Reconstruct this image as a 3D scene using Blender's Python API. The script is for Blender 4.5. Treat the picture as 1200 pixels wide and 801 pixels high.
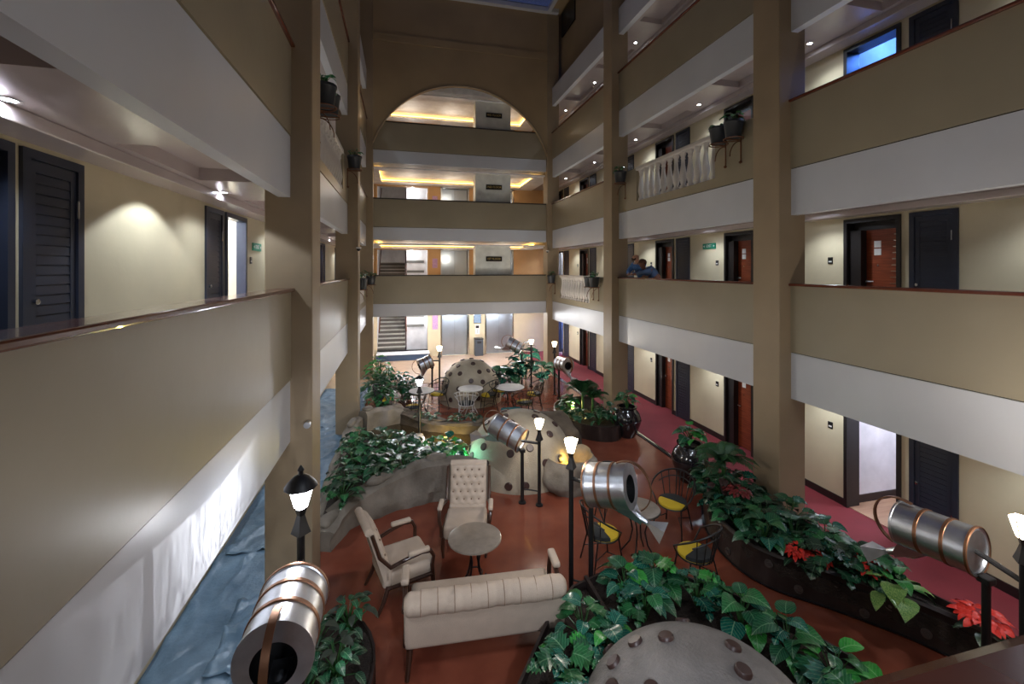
import bpy, bmesh, math, random
from mathutils import Vector, Matrix, Euler, noise
for o in list(bpy.data.objects): bpy.data.objects.remove(o)
R = random.Random(7)
PI = math.pi
SC = bpy.context.scene
COL = SC.collection

# ------------------------------------------------------------------ camera, sky, exposure
cd = bpy.data.cameras.new('camera'); cam = bpy.data.objects.new('camera', cd); COL.objects.link(cam)
cam.location = (0, 0, 4.2)
cam.rotation_euler = (PI/2, 0, -math.atan(129/520))
cd.sensor_width = 36; cd.sensor_fit = 'HORIZONTAL'; cd.lens = 36*520/1200
cd.shift_y = -(400.5-315)/1200
cd.clip_start = .02; cd.clip_end = 200
SC.camera = cam
w = bpy.data.worlds.new('dusk'); SC.world = w; w.use_nodes = True
bg = w.node_tree.nodes['Background']
bg.inputs[0].default_value = (.014, .017, .036, 1); bg.inputs[1].default_value = .5
SC.view_settings.view_transform = 'Standard'; SC.view_settings.look = 'None'
SC.view_settings.exposure = 2.05; SC.view_settings.gamma = 1.0
SC.view_settings.use_curve_mapping = False
P_DOWN = 16.0      # W, each gallery downlight
P_LAMP = 6.0      # emission of a lantern's glass
K_LAMP = 1.0

# ------------------------------------------------------------------ materials
def lin(c): return tuple(((v/255)/12.92 if v/255 <= .04045 else ((v/255+.055)/1.055)**2.4) for v in c)
MATS = {}
def mat(name, rgb, rough=.6, metal=0, var=.12, scale=3.0, bump=0, bscale=30, emit=0, coat=0, rgb2=None, stretch=None, spec=.5):
    if name in MATS: return MATS[name]
    m = bpy.data.materials.new(name); MATS[name] = m; m.use_nodes = True
    nt = m.node_tree; b = nt.nodes['Principled BSDF']
    c = lin(rgb)
    if emit:
        b.inputs['Base Color'].default_value = (*c, 1)
        b.inputs['Emission Color'].default_value = (*c, 1); b.inputs['Emission Strength'].default_value = emit
        b.inputs['Roughness'].default_value = rough
        return m
    tc = nt.nodes.new('ShaderNodeTexCoord'); src = tc.outputs['Object']
    if stretch:
        mp = nt.nodes.new('ShaderNodeMapping'); mp.inputs['Scale'].default_value = stretch
        nt.links.new(src, mp.inputs[0]); src = mp.outputs[0]
    n = nt.nodes.new('ShaderNodeTexNoise'); n.inputs['Scale'].default_value = scale; n.inputs['Detail'].default_value = 6
    nt.links.new(src, n.inputs['Vector'])
    mx = nt.nodes.new('ShaderNodeMix'); mx.data_type = 'RGBA'
    c2 = lin(rgb2) if rgb2 else tuple(min(1, v*(1+var)) for v in c)
    c1 = c if rgb2 else tuple(v*(1-var) for v in c)
    mx.inputs[6].default_value = (*c1, 1); mx.inputs[7].default_value = (*c2, 1)
    rp = nt.nodes.new('ShaderNodeMapRange'); rp.inputs[1].default_value = .3; rp.inputs[2].default_value = .7
    nt.links.new(n.outputs[0], rp.inputs[0]); nt.links.new(rp.outputs[0], mx.inputs[0])
    nt.links.new(mx.outputs[2], b.inputs['Base Color'])
    b.inputs['Roughness'].default_value = rough; b.inputs['Metallic'].default_value = metal
    b.inputs['Coat Weight'].default_value = coat; b.inputs['Specular IOR Level'].default_value = spec
    if bump:
        n2 = nt.nodes.new('ShaderNodeTexNoise'); n2.inputs['Scale'].default_value = bscale; n2.inputs['Detail'].default_value = 5
        nt.links.new(src, n2.inputs['Vector'])
        bp = nt.nodes.new('ShaderNodeBump'); bp.inputs['Strength'].default_value = bump; bp.inputs['Distance'].default_value = .02
        nt.links.new(n2.outputs[0], bp.inputs['Height']); nt.links.new(bp.outputs[0], b.inputs['Normal'])
    return m
TAN = mat('tan_paint', (148, 138, 117), .42, var=.07, scale=.9, bump=.12, bscale=7)
PIL = mat('pillar_paint', (150, 132, 107), .55, var=.1, scale=1.2, bump=.15, bscale=9)
WHITE = mat('white_beam_paint', (196, 199, 206), .38, var=.05, scale=.8, bump=.1, bscale=6)
CREAM = mat('cream_wall', (204, 192, 162), .5, var=.07, scale=1.3, bump=.15, bscale=10)
CEIL = mat('gloss_ceiling', (190, 178, 176), .2, var=.04)
LOBBY = mat('lobby_tan', (190, 150, 104), .6, var=.05)
LOBBYG = mat('lobby_ground', (205, 188, 156), .6, var=.05)
ARCHW = mat('arch_wall', (164, 142, 108), .6, var=.1, scale=.7, bump=.1, bscale=8)
TERRA = mat('terracotta_floor', (138, 76, 56), .22, var=.2, scale=1.6, bump=.05, bscale=18, rgb2=(112, 56, 42), coat=.15)
RED = mat('red_carpet', (132, 44, 52), .75, var=.14, scale=1.5, bump=.2, bscale=120)
GTILE = mat('gallery_tile', (200, 190, 184), .4, var=.05)
BEIGE = mat('beige_floor', (176, 148, 122), .25, var=.08)
SLATE = mat('slate_floor', (72, 92, 112), .4, var=.15, bump=.1)
SHEET = mat('blue_sheeting', (70, 96, 118), .36, var=.25, scale=2.2, bump=.8, bscale=7, rgb2=(112, 138, 160))
WOODR = mat('handrail_wood', (92, 44, 30), .2, var=.2, scale=6, stretch=(1, .15, 1), coat=.4)
DARK = mat('dark_door_paint', (42, 47, 62), .35, var=.1)
DARKW = mat('dark_frame', (36, 32, 32), .35, var=.15)
BROWN = mat('brown_door', (150, 74, 46), .3, var=.2, scale=5, rgb2=(112, 50, 32), stretch=(1, .6, 9))
SKIRT = mat('skirting', (40, 30, 30), .4)
BLACK = mat('black_metal', (22, 21, 23), .4, var=.2)
STEEL = mat('galvanised', (206, 210, 218), .34, 1, var=.12, scale=9, bump=.06, bscale=40)
CHROME = mat('chrome', (215, 217, 220), .15, 1)
LIFT = mat('lift_steel', (186, 198, 214), .33, 1, var=.06, scale=2)
COPPER = mat('copper_band', (146, 106, 82), .4, .9, var=.15)
CONC = mat('dome_concrete', (176, 164, 144), .7, var=.14, scale=2.5, bump=.5, bscale=60, rgb2=(146, 134, 116))
CONC2 = mat('grey_dome', (132, 126, 122), .55, var=.14, scale=5, bump=.6, bscale=40, rgb2=(108, 103, 100))
SPOT = mat('brown_disc', (62, 42, 38), .4, var=.15)
ROCK = mat('rock', (136, 126, 114), .85, var=.2, scale=2.2, bump=.9, bscale=9, rgb2=(92, 84, 74))
ROCKB = mat('rock_brown', (104, 90, 74), .8, var=.2, scale=3, bump=.9, bscale=9, rgb2=(62, 54, 46))
SOIL = mat('soil', (46, 36, 30), .95, var=.35, scale=20, bump=1, bscale=50)
FAB = mat('cream_fabric', (188, 170, 153), .85, var=.05, scale=8, bump=.3, bscale=180)
WALNUT = mat('walnut', (58, 34, 24), .3, var=.2, scale=8)
TABT = mat('table_top', (128, 118, 108), .3, var=.15, scale=12)
YEL = mat('yellow_seat', (200, 170, 40), .7, var=.12)
DKFAB = mat('dark_seat', (40, 44, 46), .7)
TEAL = mat('teal_cloth', (30, 112, 118), .8)
WIRE = mat('white_wire', (200, 196, 192), .4)
POTG = mat('glazed_pot', (26, 24, 27), .12, var=.2, coat=.6)
POTB = mat('bucket', (38, 42, 48), .4)
RUST = mat('rusty_iron', (104, 62, 36), .6, var=.3, scale=20)
TROUGH = mat('trough_metal', (58, 49, 47), .3, .35, var=.25, scale=4, bump=.08)
LEAFM = [mat('leaf_deep', (26, 92, 58), .3, var=.25, scale=9, rgb2=(14, 62, 40)), mat('leaf_mid', (38, 112, 58), .3, var=.25, scale=9, rgb2=(22, 78, 42)),
         mat('leaf_bright', (52, 152, 56), .32, var=.2, scale=9, rgb2=(34, 118, 44)), mat('leaf_teal', (30, 104, 84), .26, var=.25, scale=9, rgb2=(16, 70, 62)),
         mat('leaf_dark', (24, 60, 40), .35, var=.25, scale=9, rgb2=(14, 42, 28)), mat('leaf_fern', (58, 104, 52), .45, var=.25, scale=9, rgb2=(34, 76, 36))]
def veins(m, amt=.45):
    nt = m.node_tree; b = nt.nodes['Principled BSDF']; src = b.inputs['Base Color'].links[0].from_socket
    tc = nt.nodes.new('ShaderNodeTexCoord'); sp = nt.nodes.new('ShaderNodeSeparateXYZ'); nt.links.new(tc.outputs['Object'], sp.inputs[0])
    def M(op, a, c=None, d=None):
        n = nt.nodes.new('ShaderNodeMath'); n.operation = op
        for i, v in enumerate((a, c, d)):
            if v is None: continue
            if isinstance(v, (int, float)): n.inputs[i].default_value = v
            else: nt.links.new(v, n.inputs[i])
        return n.outputs[0]
    ax = M('ABSOLUTE', sp.outputs[0]); rib = M('LESS_THAN', ax, .016)
    sv = M('GREATER_THAN', M('SINE', M('MULTIPLY', M('SUBTRACT', sp.outputs[1], M('MULTIPLY', ax, .9)), 44)), .9)
    f = M('MULTIPLY', M('MAXIMUM', rib, M('MULTIPLY', sv, .55)), amt)
    mx = nt.nodes.new('ShaderNodeMix'); mx.data_type = 'RGBA'; nt.links.new(f, mx.inputs[0]); nt.links.new(src, mx.inputs[6]); mx.inputs[7].default_value = (.34, .52, .3, 1)
    nt.links.new(mx.outputs[2], b.inputs['Base Color'])
for m_ in LEAFM[:5]: veins(m_)
VARIEG = mat('leaf_variegated', (40, 128, 48), .3, scale=26, rgb2=(178, 208, 120))
FRED = mat('red_petal', (206, 46, 34), .5, var=.2, scale=12)
FDARK = mat('dark_red_leaf', (110, 34, 34), .5, var=.25, scale=12)
PAPER = mat('paper', (226, 222, 218), .7)
STONEW = mat('stone_baluster', (196, 190, 184), .5, var=.06)
def lamp_glass(name, rgb, e):
    m = bpy.data.materials.new(name); m.use_nodes = True; nt = m.node_tree
    for n in list(nt.nodes): nt.nodes.remove(n)
    o = nt.nodes.new('ShaderNodeOutputMaterial'); t = nt.nodes.new('ShaderNodeBsdfTransparent'); g = nt.nodes.new('ShaderNodeEmission'); x = nt.nodes.new('ShaderNodeMixShader')
    g.inputs[0].default_value = (*lin(rgb), 1); g.inputs[1].default_value = e; x.inputs[0].default_value = .5
    nt.links.new(t.outputs[0], x.inputs[1]); nt.links.new(g.outputs[0], x.inputs[2]); nt.links.new(x.outputs[0], o.inputs[0]); return m
LAMPG = lamp_glass('lamp_glass', (255, 226, 176), P_LAMP*1.5)
LAMPC = lamp_glass('lamp_glass_cool', (246, 246, 255), P_LAMP*2)
LENS = mat('downlight_lens', (226, 236, 255), .3, emit=40)
COVE = mat('cove_strip', (255, 196, 92), .3, emit=2.2)
SKIN = mat('skin', (186, 140, 118), .5); SKIN2 = mat('skin_dark', (112, 66, 44), .5)
SHIRT = mat('blue_shirt', (92, 140, 196), .8, scale=14, rgb2=(46, 78, 132), stretch=(1, 1, 4)); SHIRT2 = mat('navy_top', (66, 86, 120), .8)
HAIR = mat('hair', (70, 40, 26), .8); TROU = mat('trousers', (38, 40, 50), .8)
BLUEP = mat('dark_blue_step', (58, 76, 100), .5)
PLATE = mat('black_plate', (20, 20, 22), .3); GOLD = mat('gold_letter', (206, 180, 110), .4)
GREEN = mat('exit_green', (26, 128, 98), .4); TIN = mat('white_plaster', (226, 226, 230), .6)
PURPLE = mat('poster_purple', (150, 112, 170), .6, scale=30, rgb2=(196, 160, 186)); BOARD = mat('directory_blue', (84, 112, 146), .4, scale=40, rgb2=(150, 170, 190), stretch=(.2, 1, 3))
WATER = mat('pond_water', (60, 48, 30), .06, var=.2)
LWOOD = mat('light_wood', (196, 160, 130), .4, scale=4, stretch=(.3, 3, 1), rgb2=(170, 130, 104))
def glass_mat():
    m = bpy.data.materials.new('roof_glass'); m.use_nodes = True; nt = m.node_tree
    for n in list(nt.nodes): nt.nodes.remove(n)
    o = nt.nodes.new('ShaderNodeOutputMaterial'); t = nt.nodes.new('ShaderNodeBsdfTransparent'); g = nt.nodes.new('ShaderNodeBsdfGlossy'); x = nt.nodes.new('ShaderNodeMixShader')
    t.inputs[0].default_value = (.85, .9, 1, 1); g.inputs['Roughness'].default_value = .05; x.inputs[0].default_value = .06
    nt.links.new(t.outputs[0], x.inputs[1]); nt.links.new(g.outputs[0], x.inputs[2]); nt.links.new(x.outputs[0], o.inputs[0]); return m
GLASS = glass_mat()

# ------------------------------------------------------------------ mesh builder
def frame_of(d):
    d = Vector(d).normalized()
    a = Vector((0, 0, 1)) if abs(d.z) < .95 else Vector((1, 0, 0))
    u = d.cross(a).normalized(); v = u.cross(d).normalized()
    return u, v
class MB:
    def __init__(s): s.v = []; s.f = []
    def add(s, vs, fs):
        n = len(s.v); s.v += [tuple(p) for p in vs]; s.f += [tuple(i+n for i in f) for f in fs]; return s
    def box(s, x0, x1, y0, y1, z0, z1):
        vs = [(x, y, z) for z in (z0, z1) for x, y in ((x0, y0), (x1, y0), (x1, y1), (x0, y1))]
        return s.add(vs, [(3, 2, 1, 0), (4, 5, 6, 7), (0, 1, 5, 4), (1, 2, 6, 5), (2, 3, 7, 6), (3, 0, 4, 7)])
    def tube(s, pts, r, seg=8, caps=True, closed=False):
        pts = [Vector(p) for p in pts]; n = len(pts); vs = []; fs = []
        rs = r if isinstance(r, (list, tuple)) else [r]*n
        u = None
        for i, p in enumerate(pts):
            if closed: d = pts[(i+1) % n]-pts[i-1]
            else: d = (pts[min(i+1, n-1)]-pts[max(i-1, 0)])
            d.normalize()
            if u is None: u, v = frame_of(d)
            else:
                u = (u-d*u.dot(d)).normalized(); v = u.cross(d)
            for k in range(seg):
                a = 2*PI*k/seg; vs.append(p+(u*math.cos(a)+v*math.sin(a))*rs[i])
        m = n if closed else n-1
        for i in range(m):
            for k in range(seg):
                a = i*seg+k; b = i*seg+(k+1) % seg; j = ((i+1) % n)*seg
                fs.append((a, b, j+(k+1) % seg, j+k))
        if caps and not closed:
            fs.append(tuple(range(seg-1, -1, -1))); fs.append(tuple((n-1)*seg+k for k in range(seg)))
        return s.add(vs, fs)
    def lathe(s, prof, seg=24, c=(0, 0, 0), axis=None, cap=True):
        """prof: list of (r, t) along axis (default +z)."""
        ax = Vector(axis or (0, 0, 1)).normalized()
        if abs(ax.z) > .999: u, v = Vector((1, 0, 0)), Vector((0, 1, 0))
        else: u, v = frame_of(ax); u, v = -u, v
        c = Vector(c); vs = []; fs = []
        for r, t in prof:
            for k in range(seg):
                a = 2*PI*k/seg; vs.append(c+ax*t+(u*math.cos(a)+v*math.sin(a))*max(r, 1e-4))
        for i in range(len(prof)-1):
            for k in range(seg):
                b = (k+1) % seg; fs.append((i*seg+k, i*seg+b, (i+1)*seg+b, (i+1)*seg+k))
        if cap:
            fs.append(tuple(range(seg-1, -1, -1))); fs.append(tuple((len(prof)-1)*seg+k for k in range(seg)))
        return s.add(vs, fs)
    def prism(s, poly, z0, z1):
        n = len(poly); vs = [(x, y, z0) for x, y in poly]+[(x, y, z1) for x, y in poly]
        return s.add(vs, [tuple(range(n-1, -1, -1)), tuple(range(n, 2*n))]+[(i, (i+1) % n, n+(i+1) % n, n+i) for i in range(n)])
    def strip(s, path, t, z0, z1, flare=0):
        """a wall of thickness t following an open xy path, flared outwards at the top."""
        n = len(path); L = []
        for i in range(n):
            d = Vector(path[min(i+1, n-1)])-Vector(path[max(i-1, 0)]); d.normalize(); L.append(Vector((d.y, -d.x)))
        vs = []
        for i in range(n):
            p = Vector(path[i]); q = p+L[i]*flare
            for a, z in ((p, z0), (q, z1), (q-L[i]*t, z1), (p-L[i]*t, z0)): vs.append((a.x, a.y, z))
        fs = [(i*4+k, i*4+(k+1) % 4, i*4+4+(k+1) % 4, i*4+4+k) for i in range(n-1) for k in range(4)]
        fs += [(3, 2, 1, 0), tuple((n-1)*4+k for k in range(4))]
        return s.add(vs, fs)
    def xf(s, M, start=0):
        for i in range(start, len(s.v)): s.v[i] = tuple(M @ Vector(s.v[i]))
        return s
    def mesh(s, name, m, smooth=False):
        me = bpy.data.meshes.new(name); me.from_pydata(s.v, [], s.f); me.update()
        b = bmesh.new(); b.from_mesh(me); bmesh.ops.recalc_face_normals(b, faces=b.faces); b.to_mesh(me); b.free()
        me.materials.append(m)
        if smooth:
            for p in me.polygons: p.use_smooth = True
            try: me.set_sharp_from_angle(angle=.7)
            except Exception: pass
        return me
    def build(s, name, m, parent=None, smooth=False, bevel=0, sub=0, kind=None, loc=None):
        o = bpy.data.objects.new(name, s.mesh(name, m, smooth)); COL.objects.link(o)
        if parent: o.parent = parent
        if loc: o.location = loc
        if bevel:
            b = o.modifiers.new('bevel', 'BEVEL'); b.width = bevel; b.segments = 2; b.limit_method = 'ANGLE'
        if sub:
            b = o.modifiers.new('sub', 'SUBSURF'); b.levels = sub; b.render_levels = sub
        if kind: o['kind'] = kind
        return o
def spline(P, n=4):
    out = []
    for i in range(len(P)-1):
        p0, p1, p2, p3 = P[max(i-1, 0)], P[i], P[i+1], P[min(i+2, len(P)-1)]
        for k in range(n):
            s = k/n
            out.append(tuple(.5*(2*p1[j]+(p2[j]-p0[j])*s+(2*p0[j]-5*p1[j]+4*p2[j]-p3[j])*s*s+(3*p1[j]-p0[j]-3*p2[j]+p3[j])*s**3) for j in (0, 1)))
    return out+[P[-1]]
def tag(o, label, cat, group=None, kind=None):
    o['label'] = label; o['category'] = cat
    if group: o['group'] = group
    if kind: o['kind'] = kind
    return o
def thing(name, label, cat, loc=(0, 0, 0), rz=0, group=None, scale=1):
    o = bpy.data.objects.new(name, None); COL.objects.link(o); o.empty_display_size = .1
    o.location = loc; o.rotation_euler = (0, 0, rz); o.scale = (scale,)*3
    return tag(o, label, cat, group)
def inst(me, name, parent=None, loc=(0, 0, 0), rot=(0, 0, 0), scale=1):
    o = bpy.data.objects.new(name, me); COL.objects.link(o)
    if parent: o.parent = parent
    o.location = loc; o.rotation_euler = rot; o.scale = (scale,)*3 if not isinstance(scale, tuple) else scale
    return o
def dup(root, loc, rz, label=None):
    r = root.copy(); COL.objects.link(r); r.location = loc; r.rotation_euler = (0, 0, rz)
    if label: r['label'] = label
    for ch in list(root.children):
        c = ch.copy(); COL.objects.link(c); c.parent = r
        for g in list(ch.children):
            d = g.copy(); COL.objects.link(d); d.parent = c
    return r
def gridwall(name, m, fn, u0, u1, v0, v1, t, holes=(), parent=None, kind='structure'):
    """a slab with rectangular openings (ua,ub,va,vb); fn(u,v,w) -> xyz, w in 0..t"""
    us = sorted({u0, u1, *[h[0] for h in holes], *[h[1] for h in holes]}); vs_ = sorted({v0, v1, *[h[2] for h in holes], *[h[3] for h in holes]})
    us = [u for u in us if u0 <= u <= u1]; vs_ = [v for v in vs_ if v0 <= v <= v1]
    def solid(i, j):
        if i < 0 or j < 0 or i >= len(us)-1 or j >= len(vs_)-1: return False
        cu = (us[i]+us[i+1])/2; cv = (vs_[j]+vs_[j+1])/2
        return not any(h[0] < cu < h[1] and h[2] < cv < h[3] for h in holes)
    idx = {}; b = MB()
    def V(i, j, k):
        if (i, j, k) not in idx: idx[(i, j, k)] = len(b.v); b.v.append(fn(us[i], vs_[j], t*k))
        return idx[(i, j, k)]
    for i in range(len(us)-1):
        for j in range(len(vs_)-1):
            if not solid(i, j): continue
            b.f.append((V(i, j, 0), V(i+1, j, 0), V(i+1, j+1, 0), V(i, j+1, 0))); b.f.append((V(i, j, 1), V(i, j+1, 1), V(i+1, j+1, 1), V(i+1, j, 1)))
            for di, dj, p, q in ((-1, 0, (i, j), (i, j+1)), (1, 0, (i+1, j), (i+1, j+1)), (0, -1, (i, j), (i+1, j)), (0, 1, (i, j+1), (i+1, j+1))):
                if not solid(i+di, j+dj): b.f.append((V(*p, 0), V(*q, 0), V(*q, 1), V(*p, 1)))
    return b.build(name, m, parent, kind=kind)
def text(s, size, m, parent, loc, rot, name='lettering'):
    c = bpy.data.curves.new(name, 'FONT'); c.body = s; c.size = size; c.align_x = 'CENTER'; c.align_y = 'CENTER'; c.extrude = .003
    q = bpy.data.objects.new(name, c); COL.objects.link(q); bpy.context.view_layer.update()
    me = bpy.data.meshes.new_from_object(q.evaluated_get(bpy.context.evaluated_depsgraph_get())); bpy.data.objects.remove(q)
    me.materials.clear(); me.materials.append(m); o = bpy.data.objects.new(name, me); COL.objects.link(o); o.parent = parent; o.location = loc; o.rotation_euler = rot; o['kind'] = 'stuff'
    return o
def spot(loc, power, color=(.8, .89, 1), size=2.3, blend=.6, rad=.04, rot=(0, 0, 0), parent=None):
    l = bpy.data.lights.new('spot_beam', 'SPOT'); l.energy = power; l.color = color; l.spot_size = size; l.spot_blend = blend; l.shadow_soft_size = rad
    o = bpy.data.objects.new('spot_beam', l); COL.objects.link(o); o.location = loc; o.rotation_euler = rot
    if parent: o.parent = parent
    return o
def point(loc, power, color, rad=.05, parent=None):
    l = bpy.data.lights.new('lamp_light', 'POINT'); l.energy = power; l.color = color; l.shadow_soft_size = rad
    o = bpy.data.objects.new('lamp_light', l); COL.objects.link(o); o.location = loc
    if parent: o.parent = parent
    return o
S = 'structure'
ORD = ['first', 'second', 'third', 'fourth', 'fifth', 'sixth', 'seventh', 'eighth', 'ninth', 'tenth', 'eleventh', 'twelfth']
FL = ['ground', 'first', 'second', 'third', 'fourth']

# ------------------------------------------------------------------ shell
XR, XL, WR, WL = 6.17, -1.32, 7.6, -2.6
YB = 17.9; YW = 21.6
PY = [5.95, 11.88, 17.8]
BAYS = [(0.0, 5.95), (6.51, 11.88), (12.44, 17.8)]
MB().box(-3.2, 5.87, -2, 16.6, -.2, 0).build('floor', TERRA, kind=S)
MB().box(5.87, 10.5, -2, 22, -.2, .012).build('floor_carpet', RED, kind=S)
MB().box(-3.2, 5.87, 16.6, 22, -.2, .01).build('floor_lobby', BEIGE, kind=S)
MB().box(-2.6, -1.25, -2, 16.6, -.1, .008).build('floor_slate', SLATE, kind=S)
MB().box(5.84, 5.9, 2.6, 16.6, 0, .03).build('trim_carpet_edge', CHROME, kind=S, bevel=.008)
MB().box(5.8, 5.84, 2.6, 16.6, 0, .02).build('trim_carpet_edge', BLACK, kind=S)
# pillars
for i, y in enumerate(PY):
    MB().box(5.95, 6.47, y, y+.56, 0, 15).build('pillar', PIL, kind=S, bevel=.015)
    MB().box(-1.62, -1.08, y, y+.56, 0, 15).build('pillar', PIL, kind=S, bevel=.015)
# parapets with white fascia beams and wooden handrails
bal_prof = [(.075, 0), (.075, .07), (.05, .08), (.055, .12), (.085, .25), (.075, .34), (.045, .55), (.04, .66), (.055, .68), (.045, .71), (.06, .76), (.07, .78), (.07, .84)]
BAL = MB().lathe(bal_prof, 12).mesh('baluster', STONEW, True)
def parapet(side, lv, y0, y1, bal=None, wood=True):
    fz = 3*lv
    x0, x1 = (XR, XR+.15) if side > 0 else (XL-.15, XL)
    sg = -side
    if bal:
        b0, b1 = bal
        p = MB().box(x0, x1, y0, y1, fz-.155, fz+.04).box(x0, x1, y0, b0, fz+.04, fz+.94).box(x0, x1, b1, y1, fz+.04, fz+.94).build('parapet', TAN, kind=S)
        n = 12
        for k in range(n):
            inst(BAL, 'baluster', p, ((x0+x1)/2, b0+.12+(b1-b0-.24)*k/(n-1), fz+.04))
        MB().box(x0-.02, x1+.02, b0-.03, b1+.03, fz+.86, fz+.96).build('coping', STONEW, p, bevel=.02)
    else:
        p = MB().box(x0, x1, y0, y1, fz-.155, fz+.925).build('parapet', TAN, kind=S)
    xi = XR if side > 0 else XL
    a, b = sorted((xi+.012*side, xi+.15*side))
    MB().box(a, b, y0, y1, fz-.92, fz-.17).build('fascia', WHITE, p)
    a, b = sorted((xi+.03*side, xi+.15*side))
    MB().box(a, b, y0, y1, fz-.172, fz-.153).build('dark_groove', DARKW, p)  # dark strip set back between parapet and fascia
    if not bal:
        a, b = sorted((xi-.045*side, xi+.19*side))
        MB().box(a, b, y0, y1, fz+.922, fz+.965).build('handrail', WOODR, p, bevel=.012)
    return p
for side in (1, -1):
    for lv in (1, 2, 3):
        for bi, (a, b) in enumerate(BAYS):
            bal = None
            if lv == 2 and bi == 1: bal = (7.75, 10.86)
            if lv == 1 and bi == 2: bal = (13.95, 16.85)
            parapet(side, lv, a, b, bal)
    x0, x1 = (XR, XR+.15) if side > 0 else (XL-.15, XL)
    for a, b in BAYS:
        MB().box(x0, x1, a, b, 11.08, 11.84).build('fascia_top', WHITE, kind=S)
# corridor floors + coffered ceilings, both sides
def corridor(side):
    x0, x1 = (XR+.15, WR) if side > 0 else (WL, XL-.15)
    for lv in range(1, 5):
        MB().box(x0, x1, -2, YW, 3*lv-.35, 3*lv).build('floor_gallery', GTILE, kind=S)
    for lv in range(0, 4):
        holes = []
        for k in range(-1, 6):
            yc = (1.55 if side > 0 else 1.95)+3*k+3
            xa, xb = (x0+.2, x1-.38) if side > 0 else (x0+.38, x1-.2)
            if yc-.75 > -2 and yc+.75 < YW: holes.append((xa, xb, yc-.75, yc+.75))
        gridwall('ceiling', CEIL, lambda u, v, w_, z=3*lv+2.2: (u, v, z+w_), x0, x1, -2, YW, .14, holes)
        MB().box(x0, x1, -2, YW, 3*lv+2.34, 3*lv+2.66).build('ceiling_void', CEIL, kind=S)
        # bulkhead strip along the room wall
        a, b = (x1-.3, x1-.005) if side > 0 else (x0+.005, x0+.3)
        MB().box(a, b, -2, YW, 3*lv+2.1, 3*lv+2.2).build('ceiling_bulkhead', CEIL, kind=S, bevel=.01)
corridor(1); corridor(-1)
# room walls with door openings
ROOM_R = [5.28+3*k for k in range(-1, 6)]; CUP_R = [4.54+3*k for k in range(-1, 6)]
ROOM_L = [1.55, 2.85, 7.55, 9.95, 13.55, 14.85, 19.55]; CUP_L = [.85, 3.84, 6.85, 10.95, 12.85, 15.84, 18.85]
DW, CW, DH = .92, .62, 2.05
hr = []; hl = []
for lv in range(4):
    z = 3*lv+.012 if lv else -.05
    for y in ROOM_R: hr.append((y, y+DW, z, 3*lv+.012+DH))
    for y in CUP_R: hr.append((y, y+CW, z, 3*lv+.012+DH))
    if lv in (1, 2):
        for y in ROOM_L: hl.append((y, y+DW, z, z+DH))
        for y in CUP_L: hl.append((y, y+CW, z, z+DH))
gridwall('wall_right', CREAM, lambda u, v, w_: (WR+w_, u, v), -2, YW, 0, 15, .26, hr)
gridwall('wall_left', CREAM, lambda u, v, w_: (WL-w_, u, v), -2, YW, 0, 15, .26, hl)
ysk = sorted([(y, y+DW) for y in ROOM_R]+[(y, y+CW) for y in CUP_R])
prev = -2
for a, b in ysk+[(YW, YW)]:
    if a-prev > .05: MB().box(WR-.018, WR, prev, a, .012, .14).build('baseboard_right', SKIRT, kind=S)
    prev = b
# L4 set-back walls and roof
MB().box(6.62, 6.8, -2, 18.4, 12, 15.2).build('wall_attic', ARCHW, kind=S)
MB().box(-1.95, -1.77, -2, 18.4, 12, 15.2).build('wall_attic', ARCHW, kind=S)
MB().box(6.56, 6.63, 16.3, 17.75, 14.0, 15).build('window_1', PLATE, kind=S)
wf = MB().box(-1.3, 6.4, 17.62, 17.86, 14.95, 15.12).box(5.9, 6.06, -2, 17.62, 14.95, 15.12).box(-1.3, -1.1, -2, 17.62, 14.95, 15.12)
wf.build('roof_frame', WHITE, kind=S)
for k in range(7):
    MB().box(-1.1, 5.9, -1.5+2.75*k, -1.42+2.75*k, 14.97, 15.1).build('roof_beam', WHITE, kind=S)
MB().box(-1.2, 6.0, -2, 17.7, 15.1, 15.12).build('window_roof', GLASS, kind=S)
MB().box(6.05, 7.9, -2, 22, 15.12, 15.3).build('roof', ARCHW, kind=S); MB().box(-2.9, -1.25, -2, 22, 15.12, 15.3).build('roof', ARCHW, kind=S)
MB().box(-1.25, 6.05, 17.86, 22, 15.12, 15.3).build('roof', ARCHW, kind=S)
# near end: gallery the photograph is taken from
MB().box(-3, 10.5, -2.2, -2, 0, 15).build('wall_front', CREAM, kind=S)
for lv in (1, 2, 3):
    MB().box(XL, XR, -2, .17, 3*lv-.35, 3*lv).build('floor_gallery', RED, kind=S)
    MB().box(XL, XR, .03, .17, 3*lv-.92, 3*lv-.17).build('fascia_front', WHITE, kind=S)
    MB().box(XL, XR, .03, .17, 3*lv-.155, 3*lv+.925).build('parapet_front', TAN, kind=S)
    MB().box(XL, XR, -.02, .2055, 3*lv+.918, 3*lv+.962).build('trim_handrail', WOODR, kind=S, bevel=.01)
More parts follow.
